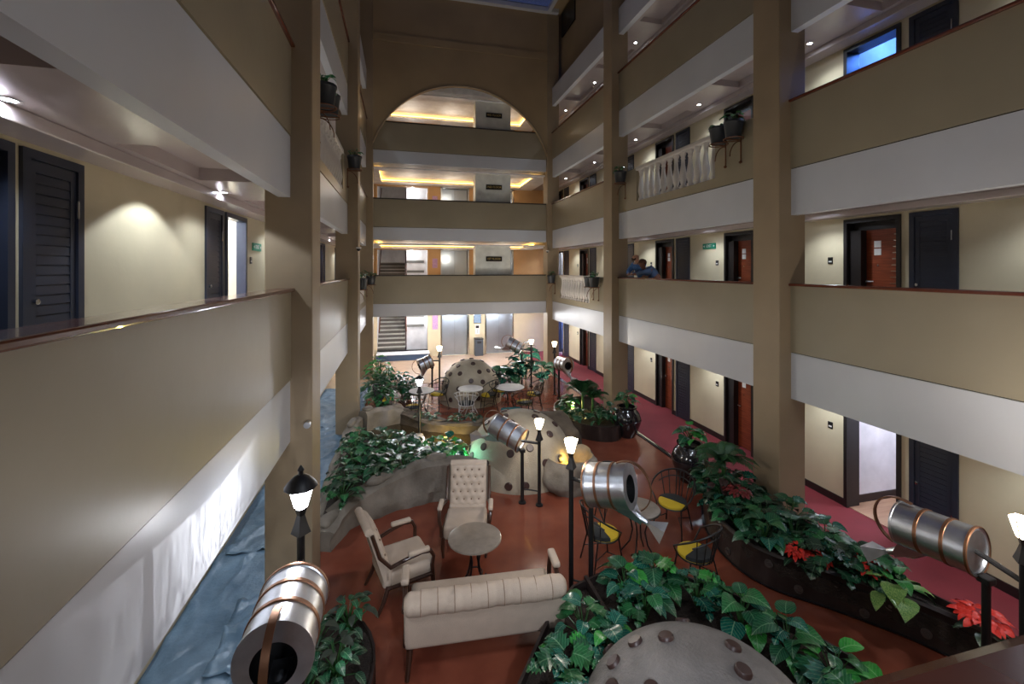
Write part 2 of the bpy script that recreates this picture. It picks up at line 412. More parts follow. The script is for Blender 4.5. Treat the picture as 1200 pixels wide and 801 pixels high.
# ------------------------------------------------------------------ far end: gallery parapets, arch, lift lobby
for lv in (1, 2, 3):
    p = MB().box(-1.08, 5.95, YB+.06, YB+.2, 3*lv-.155, 3*lv+.925).build('parapet_back', TAN, kind=S)
    MB().box(-1.08, 5.95, YB+.075, YB+.2, 3*lv-.66, 3*lv-.17).build('fascia', WHITE, p)
    MB().box(-1.08, 5.95, YB+.02, YB+.24, 3*lv+.922, 3*lv+.965).build('handrail', WOODR if lv == 9 else DARKW, p, bevel=.01)
    MB().box(XL-.2, XR+.2, YB+.2, YW, 3*lv-.35, 3*lv).build('floor_lobby', BEIGE, kind=S)
cx, cz, ar = 2.42, 7.82, 3.71
b = MB(); n = 40; top = []
xs = [-1.08+7.03*i/n for i in range(n+1)]
for k, yy in enumerate((YB-.08, YB+.05)):
    for x in xs: b.v.append((x, yy, cz+math.sqrt(ar*ar-(x-cx)**2)))
    for x in xs: b.v.append((x, yy, 15.1))
m_ = n+1
for i in range(n):
    b.f += [(i, i+1, m_+i+1, m_+i), (2*m_+i, 3*m_+i, 3*m_+i+1, 2*m_+i+1), (i, 2*m_+i, 2*m_+i+1, i+1), (m_+i, m_+i+1, 3*m_+i+1, 3*m_+i)]
b.f += [(0, m_, 3*m_, 2*m_), (n, 2*m_+n, 3*m_+n, m_+n)]
arch = b.build('wall_back_arch', ARCHW, kind=S)
MB().box(-1.08, 5.95, YB-.11, YB-.07, 13.0, 13.3).build('band', ARCHW, arch)
rim = MB(); rim.tube([(x, YB-.085, cz+math.sqrt((ar+.02)**2-(x-cx)**2)) for x in xs], .035, 6); rim.build('arch_rim', PIL, arch, True)
# lobby: back wall with lifts and stairs
LX = [(1.88, 3.12), (4.05, 5.36)]
holes = []
for lv in range(4):
    z = 3*lv+.012
    holes.append((-1.13, 1.2, z+(.3 if lv == 0 else 0), z+2.1))
    for a, c in LX: holes.append((a, c, z, z+2.08))
for lv in range(4):
    z0, z1 = 3*lv-(.35 if lv else 0), 3*lv+2.65
    gridwall('wall_back', LOBBYG if lv == 0 else LOBBY, lambda u, v, w_: (u, YW+w_, v), WL-.26, WR+.26, z0, z1, .3, [h for h in holes if z0 <= h[2] < z1])
for lv in range(4):
    z = 3*lv
    MB().box(XL-.2, XR+.2, YB+.2, YW, z+2.34, z+2.66).build('ceiling_lobby', TIN, kind=S)
    if lv:
        zb = z+2.16
        gridwall('ceiling_drop', TIN, lambda u, v, w_, zz=zb: (u, v, zz+w_), XL-.2, XR+.2, YB+.2, YW, .05, [(-.9, 5.6, YB+.75, YW-.55)])
        st = MB().box(-.94, 5.64, YW-.56, YW-.52, zb+.09, zb+.13).box(-.94, -.9, YB+.8, YW-.56, zb+.09, zb+.13).box(5.6, 5.64, YB+.8, YW-.56, zb+.09, zb+.13)
        tag(st.build('cove_light', COVE), f'warm yellow light strip in the {FL[lv]}-floor lobby ceiling cove', 'light', 'cove lights of the lift lobby')
        for xx in (.3, 2.2, 4.6): point((xx, 20.3, z+1.7), 4, (1, .86, .66), .05)
        # sign pier
        pier = MB().box(2.96, 4.46, YB+.32, YB+.9, z, z+2.16).build('sign_pier', mat('pier_paint', (226, 228, 220), .5), kind=S)
        sg = thing('floor_sign', f'black sign with gilt lettering for the {FL[lv]} floor on the pale pier', 'sign', (3.74, YB+.315, z+1.62), 0, 'floor signs on the pale piers')
        MB().box(-.34, .34, -.02, 0, -.1, .1).build('plate', PLATE, sg)
        text({1: '1ST FLOOR', 2: '2ND FLOOR', 3: '3RD FLOOR'}[lv], .115, GOLD, sg, (0, -.024, 0), (PI/2, 0, 0))
    else:
        for xx in (.2, 2.5, 4.7): point((xx, 19.6, 2.2), 32, (.95, .97, 1), .15)
    for li, (a, c) in enumerate(LX):
        lf = thing('lift_door', f'brushed steel lift doors on the {FL[lv]} floor, {"beside the stairs" if li == 0 else "further from the stairs"}', 'lift', ((a+c)/2, YW, z+.012), 0, 'steel lift doors')
        h = (c-a)/2
        MB().box(-h-.07, -h, -.04, .2, 0, 2.15).box(h, h+.07, -.04, .2, 0, 2.15).box(-h-.07, h+.07, -.04, .2, 2.08, 2.18).build('frame', CHROME if lv == 0 else STEEL, lf)
        for k in range(2):
            MB().box(-h+k*h+.004, k*h-.004, .12, .16, 0, 2.08).build('panel', LIFT, lf)
    if lv:
        wl = tag(MB().box(1.42, 1.66, YW-.025, YW-.003, z+1.25, z+1.7).build('poster', PURPLE), f'small framed notice between stairs and lift on the {FL[lv]} floor', 'poster', 'notices by the stairs')
tag(MB().box(1.42, 1.68, YW-.025, YW-.003, 1.3, 2.0).build('poster', PURPLE), 'purple poster between the stair opening and the lift, ground floor', 'poster')
dr = thing('directory_board', 'blue directory board above the white call panel between the ground-floor lifts', 'board', (3.6, YW, 1.55))
MB().box(-.17, .17, -.03, -.002, 0, .5).build('plate', BOARD, dr); MB().box(-.19, .19, -.024, -.002, -.02, .52).build('frame', CHROME, dr)
cp = thing('lift_call_panel', 'white lift call panel with dark display under the blue board', 'panel', (3.6, YW, 1.0))
MB().box(-.12, .12, -.03, -.002, 0, .48).build('plate', PAPER, cp); MB().box(-.08, .08, -.034, -.028, .3, .42).build('display', PLATE, cp)
for k in range(2): MB().lathe([(.02, 0), (.02, .01)], 10, (0, -.03, .1+.09*k), (0, -1, 0)).build('button', CHROME, cp)
bn = thing('litter_bin', 'dark grey upright litter bin with slot, standing between the lifts', 'bin', (3.62, YW-.26, .01))
MB().box(-.2, .2, -.2, .2, 0, .78).build('body', mat('bin_grey', (70, 76, 84), .4), bn, bevel=.02)
MB().box(-.21, .21, -.21, .21, .78, .84).build('lid', BLACK, bn, bevel=.02); MB().box(-.1, .1, -.205, -.195, .6, .7).build('slot', BLACK, bn)
# stairwell behind its opening at each level
for lv in range(4):
    z = 3*lv+.012+(.3 if lv == 0 else 0)
    st = MB(); nst = 9
    for k in range(nst): st.box(-1.13, .16, YW+.3+.27*k, YW+.3+.27*nst, z+.17*k, z+.17*(k+1)-.0)
    stair = thing('staircase', f'straight stair flight with dark risers in the {FL[lv]}-floor stair opening', 'stairs', (0, 0, 0), 0, 'stair flights behind the lobby')
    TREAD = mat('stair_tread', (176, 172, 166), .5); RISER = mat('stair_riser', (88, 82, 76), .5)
    for k in range(nst):
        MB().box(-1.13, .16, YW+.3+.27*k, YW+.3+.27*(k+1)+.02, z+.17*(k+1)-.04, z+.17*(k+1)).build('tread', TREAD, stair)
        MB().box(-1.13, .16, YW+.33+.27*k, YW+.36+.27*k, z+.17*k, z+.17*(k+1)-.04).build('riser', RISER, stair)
    MB().tube([(.2, YW+.3, z+.9), (.2, YW+.3+.27*nst, z+.9+.17*nst)], .03).build('handrail', WOODR, stair)
    for k in range(0, nst, 3): MB().tube([(.2, YW+.4+.27*k, z+.17*k), (.2, YW+.4+.27*k, z+.95+.17*k)], .015, 6).build('post', WOODR, stair)
    MB().tube([(-1.05, YW+.3, z+.9), (-1.05, YW+.3+.27*nst, z+.9+.17*nst)], .03).build('handrail', WOODR, stair)
    MB().box(.22, 1.2, YW+1.15, YW+1.25, z-.3, z+2.55).build('wall_stair', TIN, kind=S)
    for k in range(2): MB().box(.24, 1.08, YW+1.1, YW+1.15, z+1.0+.5*k, z+1.12+.5*k).build('trim_stair', mat('stair_band', (110, 110, 108), .5), kind=S)
    point((.5, YW+.75, z+1.95), 12 if lv == 0 else 4, (.95, .98, 1), .05)
MB().box(-1.3, 1.4, YW+3.1, YW+3.2, 0, 13).build('wall_stair_end', TIN, kind=S); MB().box(-1.3, -1.14, YW+.3, YW+3.2, 0, 13).build('wall_stair_side', TIN, kind=S); MB().box(1.2, 1.35, YW+.3, YW+3.2, 0, 13).build('wall_stair_side', TIN, kind=S)
MB().box(-1.13, 1.25, YW-.7, YW+.3, .27, .312).build('floor_step', TIN, kind=S); MB().box(-1.13, 1.25, YW-.68, YW+.3, .01, .27).build('floor_step_riser', BLUEP, kind=S)
# ------------------------------------------------------------------ doors
door_n = [0]
def slats(parent, xo, w_, h, m, single, sgn, n=24):
    d = (h-.2)/n
    if single:
        me = MB().add([(-.007, 0, 0), (-.007, w_, 0), (.006, w_, .0), (.006, 0, .0), (.006, 0, d*.93), (.006, w_, d*.93), (-.003, w_, d*.93), (-.003, 0, d*.93)],
                      [(0, 1, 2, 3), (4, 5, 6, 7), (0, 3, 4, 7), (1, 6, 5, 2), (0, 7, 6, 1), (3, 2, 5, 4)]).mesh('slat', m)
        for k in range(n): inst(me, 'slat', parent, (xo, .1, .1+d*k), (0, 0, 0), (sgn, 1, 1))
    else:
        b = MB()
        for k in range(n): b.box(*sorted((xo-.012*sgn, xo+.006*sgn)), .1, .1+w_, .1+d*k, .1+d*k+d*.82)
        b.build('louver', m, parent, kind='stuff')
def cupboard(side, lv, y, near):
    door_n[0] += 1
    X = WR if side > 0 else WL
    e = bpy.data.objects.new(f'door_{door_n[0]}', None); COL.objects.link(e); e['kind'] = S; e.location = (X, y, 3*lv+.012)
    s = side
    fr = MB()
    for a, b_, c, d in ((0, .07, 0, DH), (CW-.07, CW, 0, DH), (.07, CW-.07, DH-.07, DH)): fr.box(*sorted((-.025*s, .1*s)), a, b_, c, d)
    fr.build('frame', DARK, e)
    leaf = MB()
    for a, b_, c, d in ((.075, .135, 0.02, DH-.075), (CW-.135, CW-.075, .02, DH-.075), (.135, CW-.135, .02, .11), (.135, CW-.135, DH-.16, DH-.075)): leaf.box(*sorted((-.01*s, .03*s)), a, b_, c, d)
    leaf.box(*sorted((.02*s, .03*s)), .1, CW-.1, .05, DH-.1)
    leaf = leaf.build('door_leaf', DARK, e)
    slats(leaf, 0, CW-.2, DH-.06, DARK, near, s)
    if near:
        MB().lathe([(.022, 0), (.022, .03), (.012, .034)], 10, (-.01*s, CW-.11, .95) if s > 0 else (.01, .11, .95), (-s, 0, 0)).build('knob', CHROME, leaf, True)
        for zz in (.55, 1.6): MB().box(*sorted((-.03*s, -.02*s)), *((.065, .08) if s > 0 else (CW-.08, CW-.065)), zz, zz+.14).build('hinge', CHROME, leaf)
LINE = {}
def room_door(side, lv, y, near, state='shut', glow=None):
    door_n[0] += 1
    X = WR if side > 0 else WL; s = side
    e = bpy.data.objects.new(f'door_{door_n[0]}', None); COL.objects.link(e); e['kind'] = S; e.location = (X, y, 3*lv+.012)
    fr = MB()
    for a, b_, c, d in ((0, .06, 0, DH), (DW-.06, DW, 0, DH), (.06, DW-.06, DH-.07, DH)): fr.box(*sorted((-.03*s, (.255 if state != 'ajar' else .12)*s)), a, b_, c, d)
    fr.build('frame', DARKW if side > 0 else DARK, e)
    # number plate on the wall beside the door
    yy = DW+.22
    if side < 0 and any(c-.12 < y+yy < c+CW+.05 for c in CUP_L): yy = -.3
    MB().box(*sorted((-.012*s, 0)), yy, yy+.09, 1.28, 1.4).build('number_plate', PLATE, e)
    MB().box(*sorted((-.015*s, -.011*s)), yy+.015, yy+.075, 1.31, 1.335).build('plate_slot', PAPER, e)
    if state == 'shut':
        dl = MB().box(*sorted((.16*s, .2*s)), .06, DW-.06, .01, DH-.2).build('door_leaf', BROWN if side > 0 else DARK, e)
        MB().box(*sorted((.15*s, .21*s)), .06, DW-.06, DH-.2, DH-.07).build('transom', DARKW, e)
        if side > 0: MB().box(*sorted((.03*s, .17*s)), DW-.26, DW-.06, 0.01, DH-.2).build('side_panel', DARKW, e)
        if near:
            b = MB()
            for k in range(9): b.box(*sorted((.152*s, .161*s)), .08, .08+.2-.008*k, .95+.1*k, .958+.1*k)
            b.build('metal_inlay', CHROME, dl, kind='stuff')
        for zz in (1.42, 1.55): MB().box(*sorted((.154*s, .16*s)), .42, .53, zz, zz+.11).build('notice', PAPER, dl)
        MB().lathe([(.014, 0), (.014, .01)], 8, (.158*s, .47, 1.25), (-s, 0, 0)).build('peephole', CHROME, dl)
        hx = .1*s if side > 0 else .12
        b = MB().tube([(.16*s, DW-.3, .98), (.09*s, DW-.3, .98), (.09*s, DW-.43, .98)], .012, 6)
        b.build('handle', CHROME, dl, True)
    else:
        # open: short lit vestibule behind the opening
        a, b_ = sorted((X+.26*s, X+2.3*s))
        z = 3*lv; h = 2.45
        v = gridwall('wall_vestibule', TIN, lambda u, w2, t, xx=X+2.3*s: (xx+t*s, u, w2), y-.5, y+DW+.05, z, z+h, .06)
        MB().box(a, b_, y+DW+.02, y+DW+.08, z, z+h).build('wall_vestibule', TIN, kind=S)
        MB().box(a, b_, y-.56, y-.5, z, z+h).build('wall_vestibule', TIN, kind=S)
        MB().box(a, b_, y-.56, y+DW+.08, z+h, z+h+.06).build('ceiling_vestibule', TIN, kind=S)
        MB().box(a, b_, y-.56, y+DW+.08, z+.012, z+.022).box(*sorted((X+.03*s, X+.26*s)), y+.06, y+DW-.06, z+.012, z+.022).build('floor_vestibule', LWOOD, kind=S)
        MB().box(a, b_, y+DW+.005, y+DW+.02, z+.02, z+.16).build('baseboard_vestibule', SKIRT, kind=S)
        point((X+1.0*s, y+.3, z+2.2), glow[0], glow[1], .08)
        MB().box(*sorted((X+.9*s, X+1.1*s)), y+.2, y+.4, z+h-.02, z+h).build('ceiling_lamp_panel', mat('panel_glow%d' % door_n[0], tuple(int(255*min(1, c)) for c in glow[1]), emit=3), kind=S)
for lv in range(4):
    for k in range(7):
        nearR = (k in (1, 2, 3) and lv <= 2); 
        cupboard(1, lv, CUP_R[k], nearR and k < 3)
        st, gl = 'shut', None
        if k == 1 and lv == 0: st, gl = 'open', (10, (.84, .87, 1))
        if k == 1 and lv == 2: st, gl = 'open', (9, (.1, .28, 1))
        if k == 6 and lv == 0: st, gl = 'open', (40, (.2, .35, 1))
        if k == 6 and lv == 1: st, gl = 'open', (40, (.85, .92, 1))
        room_door(1, lv, ROOM_R[k], nearR, st, gl)
        if lv in (1, 2):
            cupboard(-1, lv, CUP_L[k], lv == 1 and k in (0, 1, 2))
            st, gl = 'shut', None
            if k == 2 and lv == 1: st, gl = 'ajar', (40, (.86, .92, 1))
            room_door(-1, lv, ROOM_L[k], lv == 1 and k < 3, st, gl)
# ------------------------------------------------------------------ downlights
def downlight(x, y, z, label, power=P_DOWN):
    t = thing('downlight', label, 'light', (x, y, z), 0, 'recessed downlights of the galleries')
    MB().lathe([(.06, 0), (.062, -.008), (.045, -.01), (.04, -.004)], 16, cap=False).build('trim_ring', CHROME, t, True)
    MB().lathe([(.001, -.003), (.042, -.003)], 16, cap=False).build('lens', LENS, t)
    spot((0, 0, -.012), power, parent=t)
for lv in range(4):
    for k in range(6):
        z = 3*lv+2.2
        downlight(7.02, 3.35+3.02*k, z, f'small round white downlight in the {FL[lv]}-floor ceiling above the red carpet side, {ORD[k]} along')
        downlight(-2.25, (3.25 if k == 0 else 3.5)+3.02*k, z, f'small round white downlight in the {FL[lv]}-floor ceiling on the blue sheeting side, {ORD[k]} along')
spot((-2.1, 5.35, 5.19), 17, size=2.0, blend=.15)
for lv in range(4):
    for xx in (-.4, 2.4, 5.2):
        spot((xx, -.9, 3*lv+2.5), P_DOWN*1.0)
# unseen fill lights added at the near end, aimed down the hall
def added_fill(x, z, tgt, power, size, how, col=(.82, .89, 1)):
    t = thing('fill_light', f'small dark fill light added unseen at the camera end, {how}', 'light', (x, .34, z), 0, 'added fill lights at the camera end')
    d = (Vector(tgt)-Vector((x, .34, z))).normalized()
    MB().lathe([(.04, -.14), (.06, -.12), (.075, 0)], 16, axis=d, cap=False).build('housing', BLACK, t, True)
    MB().tube([(0, -.16, 0), (0, 0, 0)], .012, 6).build('bracket', BLACK, t)
    spot((0, 0, 0), power, col, size, .9, .12, d.to_track_quat('-Z', 'Y').to_euler(), t)
added_fill(1.4, 8.0, (1.6, 6.2, 0), 50, 1.0, 'on the sheeting side'); added_fill(3.9, 8.0, (3.4, 6.4, 0), 60, 1.0, 'on the carpet side'); added_fill(.7, 2.9, (1.1, 5.5, 0), 75, 1.3, 'lowest, over the sofa'); added_fill(2.4, 11.0, (2.0, 11, 0), 330, .7, 'topmost of the three')
# ------------------------------------------------------------------ watering can lamps
def can_lamp(label, base, mouth, post, lamp_xy, lamp_z, cool=False, cap=False, power=30,  spout_rot=0.0, near=True, r=.21):
    base = Vector(base); mouth = Vector(mouth); ax = (mouth-base); L = ax.length; ax.normalize()
    root = thing('watering_can_lamp', label, 'lamp', (post[0], post[1], 0), 0, 'watering can lamps')
    o0 = Vector((post[0], post[1], 0))
    up = Vector((0, 0, 1)); up = (up-ax*up.dot(ax)).normalized(); sd = ax.cross(up)
    M = Matrix(((ax.x, sd.x, up.x, base.x-o0.x), (ax.y, sd.y, up.y, base.y-o0.y), (ax.z, sd.z, up.z, base.z-o0.z), (0, 0, 0, 1)))
    X = (1, 0, 0); sg = 36 if near else 20
    # body: closed base, annular mouth plate with an offset round hole
    b = MB().lathe([(r*.9, 0), (r*.9, .012), (r, 0), (r+.008, .004), (r+.008, .02), (r, .024), (r, L-.02), (r+.008, L-.016), (r+.008, L)], sg, axis=X, cap=False)
    b.lathe([(.001, .012), (r*.9, .012)], sg, axis=X, cap=False)
    hole = .6*r; n = sg; i0 = len(b.v)
    for k in range(n):
        a = 2*PI*k/n; b.v.append((L, math.cos(a)*(r+.008), math.sin(a)*(r+.008)))
    for k in range(n):
        a = 2*PI*k/n; b.v.append((L-.004, math.cos(a)*hole, math.sin(a)*hole-.03))
    for k in range(n):
        q = (k+1) % n
        b.f.append((i0+k, i0+q, i0+n+q, i0+n+k))
    b.xf(M).build('can_body', STEEL, root, True)
    MB().lathe([(.001, L-.29), (hole*1.25, L-.29), (hole*1.25, L-.02), (hole, L-.005)], sg, (0, 0, -.03), X, False).xf(M).build('inner_shade', BLACK, root)  # black liner added to paint the shade inside the steel can
    for t in (.3, .64):
        MB().lathe([(r, L*t-.016), (r+.008, L*t-.013), (r+.008, L*t+.013), (r, L*t+.016)], sg, axis=X, cap=False).xf(M).build('band', COPPER, root, True)
    MB().lathe([(r+.004, -.012), (r+.014, -.006), (r+.014, .012), (r+.004, .018)], sg, axis=X, cap=False).xf(M).build('band', COPPER, root, True)
    # strap handle looping over the mouth
    pts = []
    for k in range(17):
        a = PI*(.62-1.02*k/16)
        pts.append((L+.0+math.cos(a)*(.24 if math.cos(a) > 0 else .32), 0, math.sin(a)*(r+.04)))
    h = MB(); hw = .022
    for p in pts: h.v += [(p[0], -hw, p[2]), (p[0], hw, p[2])]
    m2 = len(pts)
    for p in pts: 
        c = Vector((p[0]-L, 0, p[2])); c = c*(1-.012/max(.01, c.length)); h.v += [(c.x+L, -hw, c.z), (c.x+L, hw, c.z)]
    for k in range(m2-1):
        a, c = 2*k, 2*m2+2*k
        h.f += [(a, a+1, a+3, a+2), (c, c+2, c+3, c+1), (a, a+2, c+2, c), (a+1, c+1, c+3, a+3)]
    h.xf(M).build('handle', COPPER, root, True)
    # spout: triangular breast under the body, neck and flared square rose
    Sx = Matrix.Rotation(spout_rot, 4, 'X')
    b = MB(); a0 = Vector((L*.74, 0, -r*1.0)); a1 = Vector((L*1.22, 0, -r-.15)); d = (a1-a0).normalized()
    b.tube([a0-d*.02, a0+d*.1, a1-d*.06, a1], [.05, .07, .036, .03], 14)
    b.add([(L*.55, .13, -r*.84), (L*.55, -.13, -r*.84), (L*.97, -.12, -r*.86), (L*.97, .12, -r*.86), tuple(a1+Vector((-.05, .03, .02))), tuple(a1+Vector((-.05, -.03, .02))), tuple(a1+Vector((-.07, -.03, -.02))), tuple(a1+Vector((-.07, .03, -.02)))],
          [(0, 1, 6, 7), (3, 4, 5, 2), (0, 7, 4, 3), (1, 2, 5, 6), (0, 3, 2, 1), (4, 7, 6, 5)])
    b.xf(M @ Sx).build('spout', STEEL, root, True)
    u = Vector((0, 1, 0)); v = d.cross(u); q = MB()
    for t, w_ in ((0, .03), (.03, .034), (.2, .125)):
        for i, j in ((-1, -1), (1, -1), (1, 1), (-1, 1)): q.v.append(tuple(a1+d*t+u*i*w_*.9+v*j*w_*.62))
    for t, w_ in ((.19, .115),):
        for i, j in ((-1, -1), (1, -1), (1, 1), (-1, 1)): q.v.append(tuple(a1+d*t+u*i*w_*.9+v*j*w_*.62))
    for t in (0, 4):
        for k in range(4): q.f.append((t+k, t+(k+1) % 4, t+4+(k+1) % 4, t+4+k))
    for k in range(4): q.f.append((8+k, 8+(k+1) % 4, 12+(k+1) % 4, 12+k))
    q.f.append((12, 13, 14, 15)); q.f.append((3, 2, 1, 0))
    q.xf(M @ Sx).build('rose', STEEL, root)
    # stand: support post, lamp post, arm, lantern
    pz = (base+ax*.07-up*r).z
    lx, ly = lamp_xy[0]-post[0], lamp_xy[1]-post[1]
    MB().tube([(0, 0, 0), (0, 0, pz)], .032, 10).lathe([(.07, 0), (.07, .02), (.035, .03)], 12).build('support_post', BLACK, root, True)
    MB().box(-.05, .05, -.05, .05, pz-.04, pz+.02).build('saddle', BLACK, root, bevel=.01)
    MB().tube([(lx, ly, 0), (lx, ly, lamp_z-.16)], .03, 10).lathe([(.065, 0), (.065, .02), (.035, .03)], 12, (lx, ly, 0)).build('lamp_post', BLACK, root, True)
    MB().tube([(0, 0, .25), (lx, ly, .25)], .012, 6).build('tie_rod', BLACK, root)
    bl = base-o0
    MB().tube([tuple(bl+ax*.01), (lx, ly, bl.z-.02)], .024, 8).build('arm', BLACK, root, True)
    MB().lathe([(.035, -.22), (.075, -.2), (.05, -.13), (.03, -.06), (.045, -.01), (.05, 0)], 4, (lx, ly, lamp_z)).build('lantern_base', BLACK, root)
    lt = MB().lathe([(.045, .0), (.05, .01), (.092, .16), (.088, .16), (.042, .012)], 6, (lx, ly, lamp_z), cap=False).build('lantern_glass', LAMPC if cool else LAMPG, root)
    for k in range(6):
        a = 2*PI*k/6
        MB().tube([(lx+.05*math.cos(a), ly+.05*math.sin(a), lamp_z), (lx+.094*math.cos(a), ly+.094*math.sin(a), lamp_z+.165)], .0022 if cap else .005, 4).build('glazing_bar', BLACK, lt)
    if cap:
        MB().lathe([(.115, .155), (.125, .165), (.1, .2), (.06, .24), (.02, .26), (.018, .28), (.026, .295), (.006, .33)], 12, (lx, ly, lamp_z)).build('lantern_cap', BLACK, root, True)
    col = (.97, .98, 1) if cool else (1, .94, .87)
    pl = point((lx, ly, lamp_z+(.135 if cap else .1)), power*K_LAMP*(.75 if cap else 1), col, 0 if cap else .06, root)
    if cap: point((lx, ly, lamp_z+.08), power*K_LAMP*.3, col, .06, root)
    if cap:   # noise in this lamp's emission paints streaks the steel can would reflect
        l = pl.data; l.use_nodes = True; nt = l.node_tree; em = nt.nodes['Emission']
        tc = nt.nodes.new('ShaderNodeTexCoord'); mp = nt.nodes.new('ShaderNodeMapping'); mp.inputs['Scale'].default_value = (26, 26, 1.6)
        nz = nt.nodes.new('ShaderNodeTexNoise'); nz.inputs['Scale'].default_value = 1.0; nz.inputs['Detail'].default_value = 3
        rp = nt.nodes.new('ShaderNodeMapRange'); rp.inputs[1].default_value = .38; rp.inputs[2].default_value = .68; rp.inputs[3].default_value = .25; rp.inputs[4].default_value = 2.0
        nt.links.new(tc.outputs['Normal'], mp.inputs[0]); nt.links.new(mp.outputs[0], nz.inputs['Vector']); nt.links.new(nz.outputs[0], rp.inputs[0]); nt.links.new(rp.outputs[0], em.inputs['Strength'])
    return root
can_lamp('warm lamp with polished watering can tipped over the chairs beside the philodendrons', (2.24, 5.06, 1.56), (2.6, 4.71, 1.66), (2.3, 5.16), (2.09, 5.3), 1.87, power=26, r=.25)
can_lamp('warm lamp and watering can in front of the spotted beige dome', (2.09, 7.67, 1.12), (1.66, 8.05, 1.34), (2.1, 7.7), (2.37, 7.54), 1.36, power=22)
can_lamp('large bright lamp with dark cap and can facing up beside the blue sheeting', (-.72, 3.34, 1.94), (-.71, 2.78, 1.97), (-.74, 3.3), (-.77, 3.78), 2.33, True, True, 24)
can_lamp('watering can lamp over the red poinsettias of the long curved planter', (5.14, 2.93, 1.6), (5.05, 3.52, 1.56), (5.16, 2.88), (5.05, 2.57), 1.95, power=36)
can_lamp('small far watering can lamp standing next to the stairs', (.95, 15.0, 1.15), (.55, 14.9, 1.0), (.98, 15), (1.22, 15), 1.45, power=30, near=False)
can_lamp('watering can lamp among the tall green leaves opposite the lifts', (4.2, 15.5, 1.3), (3.75, 15.75, 1.55), (4.2, 15.45), (4.5, 15.27), 1.5, power=30, near=False)
can_lamp('watering can lamp with dark open mouth by the far red carpet edge', (4.95, 13.6, 1.15), (5.05, 13.05, 1.2), (4.95, 13.62), (4.95, 14.05), 1.6, power=26, near=False)
lp = thing('lamp_post', 'cool white garden lamp on a short post above the rocky pond edge', 'lamp', (.41, 10.9, 0))
MB().tube([(0, 0, 0), (0, 0, 1.35)], .03, 10).build('post', BLACK, lp, True)
MB().lathe([(.035, 1.2), (.075, 1.22), (.05, 1.29), (.03, 1.36), (.045, 1.4)], 4).build('lantern_base', BLACK, lp)
MB().lathe([(.045, 1.4), (.092, 1.56), (.042, 1.412)], 6, cap=False).build('lantern_glass', LAMPC, lp)
MB().lathe([(.11, 1.56), (.09, 1.6), (.02, 1.64)], 10).build('lantern_cap', BLACK, lp, True)
point((0, 0, 1.5), 26, (.85, .9, 1), .06, lp)
# ------------------------------------------------------------------ spotted domes
def dome(label, c, r, h, m, seed, zb=0.0, p=2.4, disc=.075, count=46, fixed=None):
    rr = random.Random(seed)
    t = thing('spotted_dome', label, 'sculpture', (c[0], c[1], zb), 0, 'spotted domes')
    prof = [(r*(1-(i/22)**p)**(1/2.0), h*i/22) for i in range(23)]
    sh = MB().lathe(prof, 64, cap=False).build('shell', m, t, True)
    placed = []
    fx = list(fixed or [])
    for _ in range(4000):
        if len(placed) >= count: break
        i = rr.uniform(.12, .97); a = rr.uniform(0, 2*PI)
        if fx: a, i = fx.pop(0); a = math.radians(a)
        elif fixed and i > .6: continue
        q = r*(1-i**p)**.5; z = h*i
        P = Vector((q*math.cos(a), q*math.sin(a), z))
        if all((P-o).length > (.15 if fixed and len(placed) < 12 else .31) for o in placed):
            placed.append(P); e = .01
            q2 = r*(1-min(1, (i+e))**p)**.5; tz = Vector(((q2-q)*math.cos(a), (q2-q)*math.sin(a), h*e)); tt = Vector((-math.sin(a), math.cos(a), 0))
            nn = tt.cross(tz).normalized()
            MB().lathe([(disc, -.03), (disc, .014), (disc*.86, .026)], 16, P, nn).build('disc', SPOT, sh, True)
    return t
dome('grey concrete dome with brown discs ringed by philodendrons', (2.31, 2.99), 1.07, 1.14, CONC2, 3, disc=.065, fixed=[(112, .948), (143, .777), (127, .86), (161, .768), (180, .907), (-25, .975), (20, .95), (144, .486), (70, .8), (-60, .9), (-100, .9), (230, .85)])
dome('beige dome with brown discs behind the dark posts and tufted armchair', (2.42, 9.05), 1.12, 1.2, CONC, 5)
dome('pale dome with brown discs among the far patio tables', (2.15, 14.2), .98, 1.3, CONC, 8)
# ------------------------------------------------------------------ planters and soil
RING = [(.55, 2.6), (.72, 3.3), (1.02, 3.93), (1.55, 4.62), (1.98, 5.0), (2.6, 5.2), (3.2, 5.05), (3.75, 4.5), (4.12, 3.85), (4.36, 3.3), (4.45, 2.7), (4.4, 2.1)]
t = thing('dome_planter', 'dark metal planter ring holding philodendrons around the grey dome', 'planter', (0, 0, 0))
MB().strip(RING[::-1], .03, 0, .4).build('rim_wall', TROUGH, t)
MB().prism(RING[::-1], .02, .3).build('soil', SOIL, t)
inner = [(2.31+1.16*math.cos(a*PI/20), 2.99+1.16*math.sin(a*PI/20)) for a in range(-8, 29)]
MB().strip(inner, .025, .28, .42).build('inner_rim', TROUGH, t)
MB().box(2.18, 2.22, 4.3, 5.1, .3, .42).build('divider', TROUGH, t)
FRONT = [(5.62, 7.05), (5.3, 6.95), (4.98, 6.55), (4.72, 6.1), (4.58, 5.6), (4.58, 5.15), (4.74, 4.78), (5.08, 4.42), (5.42, 4.02), (5.66, 3.68), (5.84, 3.25), (5.95, 2.7), (5.98, 2.2)]
BACK = [(6.2, 2.2), (6.2, 2.8), (6.12, 3.4), (5.98, 3.95), (5.9, 4.6), (5.88, 5.4), (5.88, 6.2), (5.84, 7.0)]
t = thing('long_planter', 'long curved dark metal planter with ring bosses along the red carpet', 'planter', (0, 0, 0))
FS = spline(FRONT)
MB().strip(FS, .02, 0, .45, -.06).build('front_panel', TROUGH, t)
